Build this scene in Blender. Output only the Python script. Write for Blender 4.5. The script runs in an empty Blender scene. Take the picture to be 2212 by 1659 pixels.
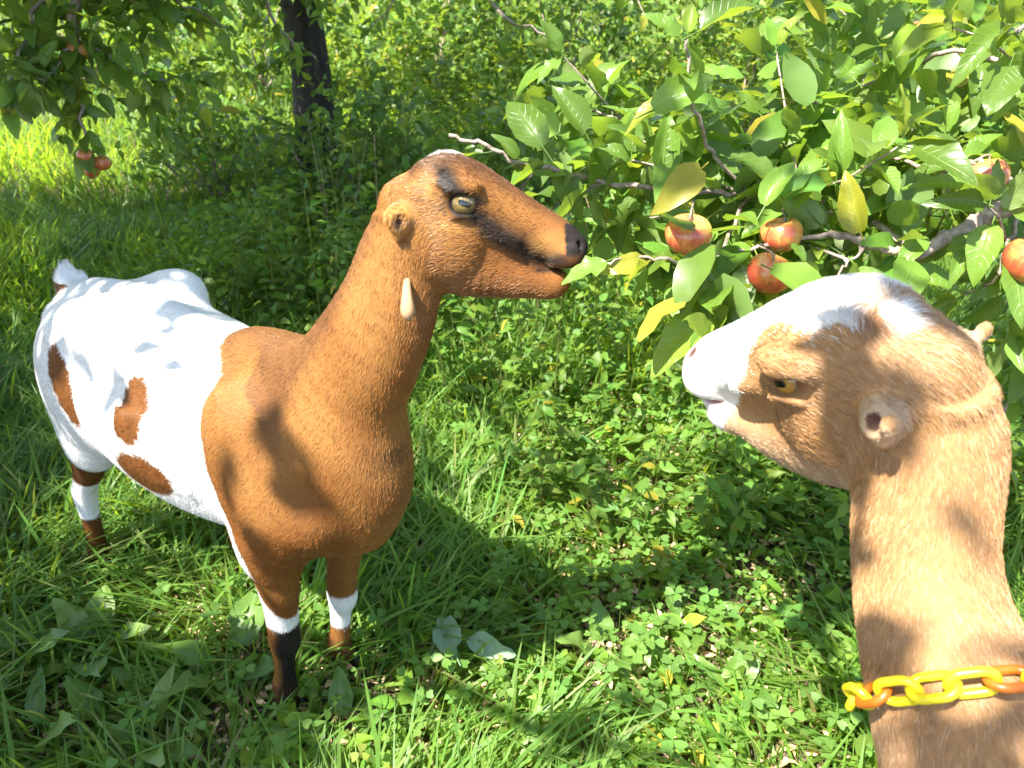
import bpy, math, random, os
import numpy as np
from mathutils import Matrix, Vector

RNG = np.random.default_rng(7)
random.seed(7)
scene = bpy.context.scene
COL = scene.collection

# ------------------------------------------------------------------ camera
CAM_H, CAM_P = 1.40, math.radians(30)
cam = bpy.data.cameras.new('camera')
cam.sensor_fit = 'HORIZONTAL'
cam.lens_unit = 'FOV'
cam.angle = 2 * math.atan(1106 / 1700)
cam.clip_start, cam.clip_end = 0.02, 400
cam.dof.use_dof = True; cam.dof.focus_distance = 1.1; cam.dof.aperture_fstop = 9.0
camo = bpy.data.objects.new('camera', cam)
camo.location = (0, 0, CAM_H)
camo.rotation_euler = (math.radians(90) - CAM_P, 0, 0)
COL.objects.link(camo)
scene.camera = camo

# ------------------------------------------------------------------ sky, sun, exposure
SUN_TO = np.array([-0.48, -0.42, 1.0]); SUN_TO /= np.linalg.norm(SUN_TO)   # towards the sun
SUN_EL = math.asin(SUN_TO[2])
SUN_AZ = math.atan2(SUN_TO[0], SUN_TO[1])
world = bpy.data.worlds.new('World'); scene.world = world
world.use_nodes = True
nt = world.node_tree
sky = nt.nodes.new('ShaderNodeTexSky'); sky.sky_type = 'NISHITA'
sky.sun_disc = False
sky.sun_elevation = SUN_EL
sky.sun_rotation = SUN_AZ
nt.links.new(sky.outputs[0], nt.nodes['Background'].inputs[0])
nt.nodes['Background'].inputs[1].default_value = 0.12
sl = bpy.data.lights.new('sun', 'SUN'); sl.energy = 5.0; sl.angle = math.radians(0.53); sl.color = (1.0, 0.94, 0.84)
slo = bpy.data.objects.new('sun', sl)
slo.rotation_euler = Vector(SUN_TO.tolist()).to_track_quat('Z', 'Y').to_euler()
slo.location = (-6, -3.5, 9)
COL.objects.link(slo)
scene.view_settings.view_transform = 'Standard'
scene.view_settings.look = 'None'
scene.view_settings.exposure = 2.1
scene.view_settings.gamma = 1.0
scene.render.engine = 'CYCLES'
scene.cycles.use_denoising = True
scene.cycles.max_bounces = 8
scene.cycles.diffuse_bounces = 4
scene.cycles.transmission_bounces = 5
scene.cycles.transparent_max_bounces = 6
scene.cycles.caustics_reflective = False
scene.cycles.caustics_refractive = False
scene.cycles_curves.shape = 'RIBBONS'

# ------------------------------------------------------------------ helpers
CR = np.array([1, 0, 0.]); CU = np.array([0, math.sin(CAM_P), math.cos(CAM_P)]); CF = np.array([0, math.cos(CAM_P), -math.sin(CAM_P)])
CPOS = np.array([0, 0, CAM_H])
def P3(px, py, t):
    """survey helper: the place t metres deep along the sight line of a photo point"""
    return CPOS + t * (CF + CR * (px - 1106) / 1700 - CU * (py - 829.5) / 1700)

def tag(o, label=None, cat=None, group=None, kind=None):
    if label: o['label'] = label
    if cat: o['category'] = cat
    if group: o['group'] = group
    if kind: o['kind'] = kind
    return o
def empty(name, loc=(0, 0, 0)):
    o = bpy.data.objects.new(name, None); o.empty_display_size = .05
    o.location = Vector([float(v) for v in loc]); COL.objects.link(o); return o
def link(name, me, parent=None):
    o = bpy.data.objects.new(name, me); COL.objects.link(o)
    if parent is not None:
        o.parent = parent
        if parent.parent is None: o.matrix_parent_inverse = Matrix.Translation(-parent.location)
    return o
def mesh(name, V, Q, mat, smooth=True, col=None, attr='col'):
    """fast mesh from numpy: V (n,3), Q (m,k) with k = 3 or 4, or a list of such arrays"""
    Qs = Q if isinstance(Q, (list, tuple)) else [Q]
    Qs = [np.asarray(q, np.int32) for q in Qs if len(q)]
    me = bpy.data.meshes.new(name)
    V = np.asarray(V, np.float32)
    me.vertices.add(len(V)); me.vertices.foreach_set('co', V.ravel())
    li = np.concatenate([q.ravel() for q in Qs])
    sizes = np.concatenate([np.full(len(q), q.shape[1], np.int32) for q in Qs])
    me.loops.add(len(li)); me.loops.foreach_set('vertex_index', li)
    me.polygons.add(len(sizes))
    me.polygons.foreach_set('loop_start', np.concatenate([[0], np.cumsum(sizes)[:-1]]).astype(np.int32))
    me.polygons.foreach_set('use_smooth', np.full(len(sizes), smooth))
    if col is not None:
        a = me.color_attributes.new(attr, 'FLOAT_COLOR', 'POINT')
        c = np.ones((len(V), 4), np.float32); c[:, :3] = col
        a.data.foreach_set('color', c.ravel())
    me.update(calc_edges=True)
    if mat is not None: me.materials.append(mat)
    return me

class N:
    """tiny node-graph helper"""
    def __init__(s, name):
        s.m = bpy.data.materials.new(name); s.m.use_nodes = True
        s.t = s.m.node_tree; s.b = s.t.nodes['Principled BSDF']; s.out = s.t.nodes['Material Output']
    def n(s, kind, **kw):
        x = s.t.nodes.new('ShaderNode' + kind)
        for k, v in kw.items():
            if k in x.inputs.keys(): s.set(x.inputs[k], v)
            else: setattr(x, k, v)
        return x
    def set(s, inp, v):
        if hasattr(v, 'is_output'): s.t.links.new(v, inp)
        else: inp.default_value = v
    def ramp(s, fac, stops):
        r = s.n('ValToRGB'); s.t.links.new(fac, r.inputs[0])
        e = r.color_ramp.elements
        while len(e) < len(stops): e.new(0.5)
        for q, (p, c) in zip(e, stops): q.position = p; q.color = (*c, 1) if len(c) == 3 else c
        return r.outputs[0]
    def noise(s, scale, detail=3, vec=None, rough=.55):
        x = s.n('TexNoise'); x.inputs['Scale'].default_value = scale; x.inputs['Detail'].default_value = detail; x.inputs['Roughness'].default_value = rough
        if vec is not None: s.t.links.new(vec, x.inputs['Vector'])
        return x.outputs[0]
    def mix(s, fac, a, b, blend='MIX'):
        x = s.n('Mix', data_type='RGBA', blend_type=blend)
        s.set(x.inputs[0], fac); 
        for i, v in ((6, a), (7, b)):
            if isinstance(v, tuple) and len(v) == 3: v = (*v, 1)
            s.set(x.inputs[i], v)
        return x.outputs[2]
    def bump(s, h, strength=.3, dist=.01):
        x = s.n('Bump'); x.inputs['Strength'].default_value = strength; x.inputs['Distance'].default_value = dist
        s.t.links.new(h, x.inputs['Height']); s.t.links.new(x.outputs[0], s.b.inputs['Normal']); return x.outputs[0]

def catmull(P, n):
    P = np.asarray(P, float)
    Q = np.vstack([2 * P[0] - P[1], P, 2 * P[-1] - P[-2]])
    out = []
    for i in range(1, len(Q) - 2):
        t = np.linspace(0, 1, n, endpoint=False)[:, None]
        a, b, c, d = Q[i - 1], Q[i], Q[i + 1], Q[i + 2]
        out.append(.5 * (2 * b + (c - a) * t + (2 * a - 5 * b + 4 * c - d) * t ** 2 + (3 * b - a - 3 * c + d) * t ** 3))
    out.append(P[-1:])
    return np.vstack(out)

def tube(P, R, seg=8, bump=0.0, rng=RNG):
    """tapered tube along the points: V, F"""
    P = np.asarray(P, float); n = len(P)
    R = np.broadcast_to(np.asarray(R, float), (n,))
    T = np.gradient(P, axis=0); T /= np.linalg.norm(T, axis=1, keepdims=True) + 1e-9
    a = np.array([0, 0, 1.]) if abs(T[0][2]) < .9 else np.array([1., 0, 0])
    V = []
    u = np.cross(T[0], a); u /= np.linalg.norm(u)
    for i in range(n):
        u = u - T[i] * (u @ T[i]); u /= np.linalg.norm(u); v = np.cross(T[i], u)
        th = np.arange(seg) / seg * 2 * math.pi
        r = R[i] * (1 + bump * rng.normal(size=seg))
        V.append(P[i] + (np.cos(th) * r)[:, None] * u + (np.sin(th) * r)[:, None] * v)
    V.append(P[:1]); V.append(P[-1:])
    V = np.vstack(V)
    F = []
    i, k = np.meshgrid(np.arange(n - 1), np.arange(seg), indexing='ij')
    k2 = (k + 1) % seg
    F = np.stack([i * seg + k, i * seg + k2, (i + 1) * seg + k2, (i + 1) * seg + k], -1).reshape(-1, 4)
    c0, c1 = n * seg, n * seg + 1
    k = np.arange(seg); k2 = (k + 1) % seg
    C = np.vstack([np.stack([k2, k, np.full(seg, c0)], -1), np.stack([(n - 1) * seg + k, (n - 1) * seg + k2, np.full(seg, c1)], -1)])
    return V, F, C
def join(parts):
    """[(V, F4, F3)] -> one set"""
    Vs, F4, F3, o = [], [], [], 0
    for V, a, b in parts:
        Vs.append(V); F4.append(a + o); F3.append(b + o); o += len(V)
    return np.vstack(Vs), np.vstack(F4), np.vstack(F3)

# ------------------------------------------------------------------ goats: one skin from a smooth distance field
def glink(name, me, parent):
    o = bpy.data.objects.new(name, me); COL.objects.link(o); o.parent = parent; return o
def smin(a, b, k):
    h = np.maximum(k - np.abs(a - b), 0) / k
    return np.minimum(a, b) - h * h * k * .25

class Field:
    def __init__(s, X, Y, Z):
        s.ax = [np.asarray(a, np.float32) for a in (X, Y, Z)]
        s.f = np.full([len(a) for a in s.ax], 0.25, np.float32)
        s.segs = []
    def box(s, lo, hi):
        return tuple(slice(max(int(np.searchsorted(a, l)) - 1, 0), int(np.searchsorted(a, h)) + 1) for a, l, h in zip(s.ax, lo, hi))
    def pts(s, b):
        return np.meshgrid(*[a[q] for a, q in zip(s.ax, b)], indexing='ij', sparse=True)
    @staticmethod
    def seg_d(x, y, z, A, B, ra, rb, U):
        d = B - A; L = np.linalg.norm(d); dn = d / L
        V = U - dn * (U @ dn); V /= np.linalg.norm(V); S = np.cross(V, dn)
        px, py, pz = x - A[0], y - A[1], z - A[2]
        al = px * dn[0] + py * dn[1] + pz * dn[2]
        t = np.clip(al / L, 0, 1)
        a = al - t * L
        u = px * S[0] + py * S[1] + pz * S[2]
        v = px * V[0] + py * V[1] + pz * V[2]
        ru = ra[0] + (rb[0] - ra[0]) * t
        rt = ra[1] + (rb[1] - ra[1]) * t
        rd = ra[2] + (rb[2] - ra[2]) * t
        rv = np.where(v > 0, rt, rd)
        re = np.minimum(ru, rv)
        q = (u / ru) ** 2 + (v / rv) ** 2 + (a / re) ** 2
        k0 = np.sqrt(q)
        k1 = np.sqrt((u / ru ** 2) ** 2 + (v / rv ** 2) ** 2 + (a / re ** 2) ** 2) + 1e-6
        return np.where(k0 < .05, -re, k0 * (k0 - 1) / k1)
    def chain(s, P, R, up=(0, 0, 1), k=.03, n=4, tagname=''):
        P = np.asarray(P, float); R = np.asarray([(r if len(r) == 3 else (r[0], r[1], r[1])) for r in R], float)
        PP = catmull(P, n); RR = np.maximum(catmull(R, n), .004)
        up = np.asarray(up, float)
        m = RR.max() + .09
        b = s.box(PP.min(0) - m, PP.max(0) + m)
        D = np.full(s.f[b].shape, .25, np.float32)
        lo0 = [q.start for q in b]
        for i in range(len(PP) - 1):
            mm = max(RR[i].max(), RR[i + 1].max()) + .08
            bb = s.box(np.minimum(PP[i], PP[i + 1]) - mm, np.maximum(PP[i], PP[i + 1]) + mm)
            x, y, z = s.pts(bb)
            d = s.seg_d(x, y, z, PP[i], PP[i + 1], RR[i], RR[i + 1], up).astype(np.float32)
            lb = tuple(slice(q.start - l, q.stop - l) for q, l in zip(bb, lo0))
            D[lb] = np.minimum(D[lb], d)
            s.segs.append((tagname, PP[i], PP[i + 1], RR[i], RR[i + 1], up))
        s.f[b] = smin(s.f[b], D, k)
    def ell(s, c, r, k=.02, cut=False, M=None):
        c = np.asarray(c, float); r = np.asarray(r, float)
        m = r.max() + .07
        b = s.box(c - m, c + m); x, y, z = s.pts(b)
        p = [x - c[0], y - c[1], z - c[2]]
        if M is not None:
            p = [p[0] * M[i][0] + p[1] * M[i][1] + p[2] * M[i][2] for i in range(3)]
        k0 = np.sqrt(sum((q / e) ** 2 for q, e in zip(p, r))); k1 = np.sqrt(sum((q / e ** 2) ** 2 for q, e in zip(p, r))) + 1e-6
        d = np.where(k0 < .05, -r.min(), k0 * (k0 - 1) / k1).astype(np.float32)
        if cut: s.f[b] = -smin(-s.f[b], d, k)
        else: s.f[b] = smin(s.f[b], d, k)
    def skin(s):
        f = s.f; ins = f < 0
        nx, ny, nz = f.shape
        c = np.zeros((nx - 1, ny - 1, nz - 1), np.uint8)
        for i in (0, 1):
            for j in (0, 1):
                for k in (0, 1): c += ins[i:nx - 1 + i, j:ny - 1 + j, k:nz - 1 + k]
        act = (c > 0) & (c < 8)
        I = np.argwhere(act)
        idx = np.full(act.shape, -1, np.int32); idx[act] = np.arange(len(I))
        acc = np.zeros((len(I), 3)); cnt = np.zeros(len(I))
        X, Y, Z = s.ax
        cor = [(i, j, k) for i in (0, 1) for j in (0, 1) for k in (0, 1)]
        for a in cor:
            for ax in range(3):
                if a[ax]: continue
                b = list(a); b[ax] = 1
                ia = I + np.array(a); ib = I + np.array(b)
                fa = f[ia[:, 0], ia[:, 1], ia[:, 2]]; fb = f[ib[:, 0], ib[:, 1], ib[:, 2]]
                m = (fa < 0) != (fb < 0)
                t = (fa / np.where(m, fa - fb, 1))[:, None]
                pa = np.stack([X[ia[:, 0]], Y[ia[:, 1]], Z[ia[:, 2]]], 1); pb = np.stack([X[ib[:, 0]], Y[ib[:, 1]], Z[ib[:, 2]]], 1)
                acc[m] += (pa + (pb - pa) * t)[m]; cnt[m] += 1
        V = acc / cnt[:, None]
        Q = []
        for ax in range(3):
            sl0 = [slice(1, -1)] * 3; sl1 = [slice(1, -1)] * 3
            sl0[ax] = slice(0, -1); sl1[ax] = slice(1, None)
            A, B = ins[tuple(sl0)], ins[tuple(sl1)]
            e = np.argwhere(A != B)
            off = np.ones(3, int); off[ax] = 0
            e = e + off
            o1, o2 = [(1, 2), (2, 0), (0, 1)][ax]
            d1 = np.zeros(3, int); d1[o1] = 1; d2 = np.zeros(3, int); d2[o2] = 1
            g = lambda q: idx[q[:, 0], q[:, 1], q[:, 2]]
            q = np.stack([g(e - d1 - d2), g(e - d2), g(e), g(e - d1)], 1)
            w = ins[e[:, 0], e[:, 1], e[:, 2]]
            q[~w] = q[~w][:, ::-1]
            Q.append(q)
        return V, np.vstack(Q)
    def axis_at(s, V):
        """direction of the nearest limb axis and that limb's name, per point"""
        best = np.full(len(V), 9.); ax = np.zeros((len(V), 3)); nm = np.zeros(len(V), int)
        names = sorted({q[0] for q in s.segs})
        for (t, A, B, ra, rb, U) in s.segs:
            d = s.seg_d(V[:, 0], V[:, 1], V[:, 2], A, B, ra, rb, U)
            m = d < best
            best[m] = d[m]; ax[m] = (B - A) / np.linalg.norm(B - A); nm[m] = names.index(t)
        return ax, nm, names

def relax(V, Q, it=2, w=.5, back=1.04):
    e = np.vstack([Q[:, [0, 1]], Q[:, [1, 2]], Q[:, [2, 3]], Q[:, [3, 0]]])
    n = len(V); deg = np.bincount(e[:, 0], minlength=n) + np.bincount(e[:, 1], minlength=n)
    for _ in range(it):
        for sgn in (w, -w * back):
            a = np.stack([np.bincount(e[:, 0], V[e[:, 1], i], n) + np.bincount(e[:, 1], V[e[:, 0], i], n) for i in range(3)], 1) / deg[:, None]
            V = V + (a - V) * sgn
    return V

def axis_coords(lo, hi, fine, step, coarse):
    """grid coordinates: small steps inside the fine range, large ones outside"""
    a = np.arange(fine[0], fine[1], step)
    l = []; x = fine[0]; st = step
    while x > lo: st = min(st * 1.15, coarse); x -= st; l.append(x)
    h = []; x = a[-1]; st = step
    while x < hi: st = min(st * 1.15, coarse); x += st; h.append(x)
    return np.concatenate([l[::-1], a, h])

def build_head(F, H, o, ear=1.0, ec=0.0, gape=1.0, lid=0.0, wide=1.0, jowl=0.0, pit=(-7.3, -2.0), snout=1.0):
    """goat head; H = rows a (forward), b (left), c (up) in the goat frame, o = midpoint between the eyes. cm."""
    def T(a, b, c):
        if a > 3: a = 3 + (a - 3) * snout
        return o + (H[0] * a + H[1] * b * wide + H[2] * c) * .01
    def ell(a, b, c, r, k=1.0, cut=False, M=None):
        MM = H if M is None else M @ H
        F.ell(T(a, b, c), np.array(r) * .01 * np.array((1, wide ** .5, 1)), k * .01, cut, MM)
    def rotc(ang):   # turn about c
        q = math.radians(ang); return np.array([[math.cos(q), math.sin(q), 0], [-math.sin(q), math.cos(q), 0], [0, 0, 1]])
    def rotb(ang):
        q = math.radians(ang); return np.array([[math.cos(q), 0, math.sin(q)], [0, 1, 0], [-math.sin(q), 0, math.cos(q)]])
    up = H[2]
    st = [(-8.5, -.8, 3.6, 3.0, 4.5), (-5, .2, 4.7, 3.7, 6), (-1.5, .3, 4.9, 4.5, 7), (1.5, -1.0, 4.3, 4.3, 7), (4.5, -2.5, 3.4, 3.9, 6.5),
          (8, -4.2, 2.75, 3.5, 4.5), (11, -5.6, 2.45, 3.2, 2.8), (13.0, -6.5, 2.2, 2.5, 2.0)]
    F.chain([T(s[0], 0, s[1]) for s in st], [np.array(s[2:]) * .01 * np.array((wide, 1, 1)) for s in st], up, .02, 4, 'head')
    jw = [(-5.5, -6.5, 3.6, 4.5, 4.6), (-1, -8.0 - .6 * jowl, 3.6, 4, 4.9 + .6 * jowl), (4, -9.6 - .6 * jowl, 2.6, 3, 3.5 + .4 * jowl), (8, -10.3, 2.1, 2.2, 2.7), (11.2, -10.7, 1.85, 1.7, 2.0)]
    F.chain([T(s[0], 0, s[1]) for s in jw], [np.array(s[2:]) * .01 * np.array((wide, 1, 1)) for s in jw], up, .018, 4, 'head')
    for b in (-1, 1):
        ell(-3, b * 3.2, -5.4, (4.8, 1.7, 4.0), 1.6)                   # cheek muscle
        ell(2.8, b * 3.3, -3.0, (4.5, .8, .9), 1.4, M=rotb(-28))        # cheekbone
        ell(-.2, b * (4.55 + .3 * lid), 1.85 + ec, (2.7, 1.25, 1.0 + .2 * lid), 1.1)                # brow
        ell(12.4, b * 1.3, -7.3, (2.2, 1.45, 1.5), .9)               # upper lip
        ell(13.1, b * 1.35, -5.9, (1.2, 1.05, 1.15), .6)               # nostril wing
    ell(-3.2, 0, 2.8, (3.2, 3.0, 2.1), 1.8)                             # poll
    ell(10.2, 0, -11.5, (1.9, 1.6, 1.4), .8)                            # chin
    if gape < .5: ell(11.3, 0, -8.8, (2.5, 2.0, 2.0), .8)                # lips closed
    for b in (-1, 1):
        ell(.1, b * 5.7, -.1 + ec, (1.9, 1.25, 1.5), .45, True)              # orbit
        ell(.1, b * 4.75, 1.45 + ec, (1.85, 1.15 + .35 * lid, .5 + .4 * lid), .35)                   # upper lid
        ell(.0, b * 4.65, -1.6 + ec, (1.8, .85, .42), .4)                     # lower lid
        ell(2.1, b * 4.1, -.75 + ec, (.9, .5, .35), .4, M=rotb(-20))
        ell(14.3, b * 1.5, -5.55, (1.1, .38, .55), .25, True, rotc(b * 35) )   # nostril
        ell(13.2, b * 2.5, -5.0, (.9, .7, .25), .25, True)
        ell(11.5, b * (2.3 + .35 * (gape < .5)), -8.75, (2.6, 1.3, .22), .3, True, rotb(-6))      # mouth line
    ell(13.9, 0, -8.95, (3.0, 3.4, .5 * gape), .35, True, rotb(-6))
    ell(14.2, 0, -6.6, (.8, .14, 1.4), .3, True)                        # lip cleft
    for b in (-1, 1):                                                   # stub ears
        e = ear
        ell(-8, b * 4.6, -2.0, (1.7, 1.6, 1.6), 1.1)
        ell(-8.2, b * (5.1 + .7 * e), -2.0, (1.2, 1.0 + .7 * e, 1.15), .6)
        ell(pit[0], b * (5.9 + 1.3 * e), pit[1], (.85, 1.0, .75), .2, True)
        ell(pit[0] - 1.25, b * (5.6 + 1.4 * e), pit[1] + .4, (.55, .7, .8), .4)
        ell(-8.2, b * (4.7 + .5 * e), -3.4, (.85, 1.0, 1.2), .6)
    return T

def hair(name, parent, V, Q, flow, colf, n, length, width, mat, lift=.35, keep=None, seed=1, offset=None):
    """short coat: curves that leave the skin at a low angle and lie along the flow"""
    rng = np.random.default_rng(seed)
    T = np.vstack([Q[:, [0, 1, 2]], Q[:, [0, 2, 3]]])
    A, B, C = V[T[:, 0]], V[T[:, 1]], V[T[:, 2]]
    nr = np.cross(B - A, C - A); ar = np.linalg.norm(nr, axis=1) + 1e-12
    w = ar.copy()
    if keep is not None: w *= keep((A + B + C) / 3)
    ti = rng.choice(len(T), n, p=w / w.sum())
    u = rng.random(n); v = rng.random(n); m = u + v > 1; u[m] = 1 - u[m]; v[m] = 1 - v[m]
    p = A[ti] + (B - A)[ti] * u[:, None] + (C - A)[ti] * v[:, None]
    VN = np.zeros_like(V); np.add.at(VN, T[:, 0], nr); np.add.at(VN, T[:, 1], nr); np.add.at(VN, T[:, 2], nr)
    VN /= np.linalg.norm(VN, axis=1, keepdims=True) + 1e-12
    nn = VN[T[ti, 0]] * (1 - u - v)[:, None] + VN[T[ti, 1]] * u[:, None] + VN[T[ti, 2]] * v[:, None]
    nn /= np.linalg.norm(nn, axis=1, keepdims=True) + 1e-9
    fv = flow(V, VN); fv /= np.linalg.norm(fv, axis=1, keepdims=True) + 1e-6
    fv = relax(fv, Q, 25, .6, 0.0)
    fl = fv[T[ti, 0]]
    fl = fl - nn * (fl * nn).sum(1, keepdims=True)
    fl /= np.linalg.norm(fl, axis=1, keepdims=True) + 1e-6
    # tufting: neighbours lean the same way
    sw = np.stack([vnoise(p, 70, 91), vnoise(p, 70, 92), vnoise(p, 70, 93)], 1) * 2
    fl = fl + .07 * sw + rng.normal(size=fl.shape) * .15
    fl = fl - nn * (fl * nn).sum(1, keepdims=True)
    fl /= np.linalg.norm(fl, axis=1, keepdims=True) + 1e-6
    L = length(p) * rng.uniform(.55, 1.15, n)
    li = lift * rng.uniform(.5, 1.6, n)
    pts = np.empty((n, 4, 3), np.float32)
    for k, q in enumerate((0, .35, .7, 1)):
        pts[:, k] = p + fl * (L * q)[:, None] + nn * (L * (li * (q - .45 * q * q)))[:, None] - nn * .0006
    off = np.zeros(3) if offset is None else offset
    c = bpy.data.hair_curves.new(name)
    c.add_curves([4] * n)
    c.attributes['position'].data.foreach_set('vector', (pts + off).astype(np.float32).ravel())
    ra = c.attributes.get('radius') or c.attributes.new('radius', 'FLOAT', 'POINT')
    rad = np.tile(np.array([1, .95, .7, .12], np.float32), n) * np.repeat(width * rng.uniform(.7, 1.3, n), 4) * .5
    ra.data.foreach_set('value', rad.astype(np.float32))
    col = colf(p, rng)
    ca = c.attributes.new('col', 'FLOAT_COLOR', 'POINT')
    cc = np.ones((n, 4, 4), np.float32); cc[:, :, :3] = col[:, None, :]
    ca.data.foreach_set('color', cc.ravel())
    c.materials.append(mat)
    return glink(name, c, parent)

def vnoise(p, s, seed=0):
    """cheap smooth noise in -1..1"""
    r = np.random.default_rng(seed); o = 0
    for i in range(14):
        k = r.normal(size=3) * s * r.uniform(.5, 1.6); o = o + np.sin(p @ k + r.uniform(0, 6.3))
    return o / 5.0

m = N('goat_skin')
a = m.n('Attribute', attribute_name='col')
sp = m.noise(420, 2)
m.set(m.b.inputs['Base Color'], m.mix(.35, a.outputs['Color'], m.mix(1.0, a.outputs['Color'], m.ramp(sp, [(.3, (.55, .55, .55)), (.7, (1, 1, 1))]), 'MULTIPLY')))
m.b.inputs['Roughness'].default_value = .75; m.b.inputs['Specular IOR Level'].default_value = .2
m.bump(sp, .1, .001)
MAT_SKIN = m.m
m = N('goat_hair')
a = m.n('Attribute', attribute_name='col')
m.set(m.b.inputs['Base Color'], a.outputs['Color']); m.b.inputs['Roughness'].default_value = .36; m.b.inputs['Specular IOR Level'].default_value = .5
MAT_HAIR = m.m

def eye_mats(tint):
    m = N('goat_eye_' + tint)
    a = m.n('Attribute', attribute_name='col')
    m.set(m.b.inputs['Base Color'], a.outputs['Color']); m.b.inputs['Roughness'].default_value = .06; m.b.inputs['Coat Weight'].default_value = .6
    return m.m
def make_eye(name, parent, ctr, out, fwd, up, r, iris, off):
    """eyeball facing 'out' with a flat slot pupil along fwd"""
    V = []; nu, nv = 24, 32
    th = np.linspace(0, math.pi, nu)[:, None]; ph = np.linspace(0, 2 * math.pi, nv, endpoint=False)[None]
    x = np.cos(th) + 0 * ph; y = np.sin(th) * np.cos(ph); z = np.sin(th) * np.sin(ph)
    dirs = np.stack([x, y, z], -1).reshape(-1, 3)
    W = off + ctr + r * (dirs[:, :1] * out + dirs[:, 1:2] * fwd + dirs[:, 2:] * up)
    i, k = np.meshgrid(np.arange(nu - 1), np.arange(nv), indexing='ij'); k2 = (k + 1) % nv
    Q = np.stack([i * nv + k, (i + 1) * nv + k, (i + 1) * nv + k2, i * nv + k2], -1).reshape(-1, 4)
    rr = np.hypot(dirs[:, 1], dirs[:, 2])
    col = np.tile(np.array(iris), (len(W), 1)) * (1 + .12 * np.sin(np.arctan2(dirs[:, 2], dirs[:, 1]) * 23))[:, None] * (1.15 - .55 * np.clip(rr, 0, 1) ** 2)[:, None]
    col[rr > .84] = (.10, .07, .045); col[(rr > .9) | (dirs[:, 0] < 0)] = (.03, .024, .02)
    eye = glink(name, mesh(name, W, Q, MAT_EYE, True, col), parent)
    # pupil: a rounded slot, a hair's breadth proud of the eyeball
    g = np.linspace(-1, 1, 17); e = np.linspace(-1, 1, 7)
    pv = []
    for a_ in g:
        hw = .21 * (1 - abs(a_) ** 4) ** .5 + .005
        for b_ in e:
            y_, z_ = .52 * a_, hw * b_
            x_ = math.sqrt(max(1 - y_ * y_ - z_ * z_, 0))
            pv.append((x_, y_, z_))
    pv = np.array(pv) * 1.012
    W = off + ctr + r * (pv[:, :1] * out + pv[:, 1:2] * fwd + pv[:, 2:] * up)
    i, k = np.meshgrid(np.arange(16), np.arange(6), indexing='ij')
    Q = np.stack([i * 7 + k, (i + 1) * 7 + k, (i + 1) * 7 + k + 1, i * 7 + k + 1], -1).reshape(-1, 4)
    glink('pupil', mesh('pupil', W, Q, MAT_EYE, True, np.full((len(W), 3), .006)), eye)
    return eye
MAT_EYE = eye_mats('iris')
m = N('hoof_horn'); m.set(m.b.inputs['Base Color'], m.ramp(m.noise(90, 3), [(.3, (.018, .014, .012)), (.8, (.06, .045, .035))])); m.b.inputs['Roughness'].default_value = .5
MAT_HOOF = m.m
def hoof(parent, base, fwd, side, off):
    """cloven hoof: two wedge toes"""
    for sg in (-1, 1):
        secs = []
        for z, l, b, w in ((.0, .052, -.026, .0165), (.018, .043, -.024, .016), (.036, .028, -.022, .0145), (.046, .02, -.018, .011)):
            th = np.linspace(0, 2 * math.pi, 12, endpoint=False)
            x = (l + b) / 2 + (l - b) / 2 * np.cos(th); y = sg * .0175 + w * np.sin(th) * (1 - .35 * np.maximum(np.cos(th), 0))
            secs.append(np.stack([x, y, np.full(12, z)], 1))
        P = np.vstack(secs + [np.array([[.012, sg * .0175, 0]]), np.array([[0, sg * .0175, .046]])])
        W = off + base + P[:, :1] * fwd + P[:, 1:2] * side + P[:, 2:] * np.array([0, 0, 1])
        i, k = np.meshgrid(np.arange(3), np.arange(12), indexing='ij'); k2 = (k + 1) % 12
        Q = np.stack([i * 12 + k, i * 12 + k2, (i + 1) * 12 + k2, (i + 1) * 12 + k], -1).reshape(-1, 4)
        k = np.arange(12); k2 = (k + 1) % 12
        Tt = np.vstack([np.stack([k2, k, np.full(12, 48)], -1), np.stack([36 + k, 36 + k2, np.full(12, 49)], -1)])
        glink('hoof', mesh('hoof', W, [Q, Tt], MAT_HOOF), parent)

def rot_frame(fwd, left):
    a = np.array(fwd, float); a /= np.linalg.norm(a)
    b = np.array(left, float); b -= a * (a @ b); b /= np.linalg.norm(b)
    return np.stack([a, b, np.cross(a, b)])
def pol(d, pts): return np.interp(d, [q[0] for q in pts], [q[1] for q in pts])

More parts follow.
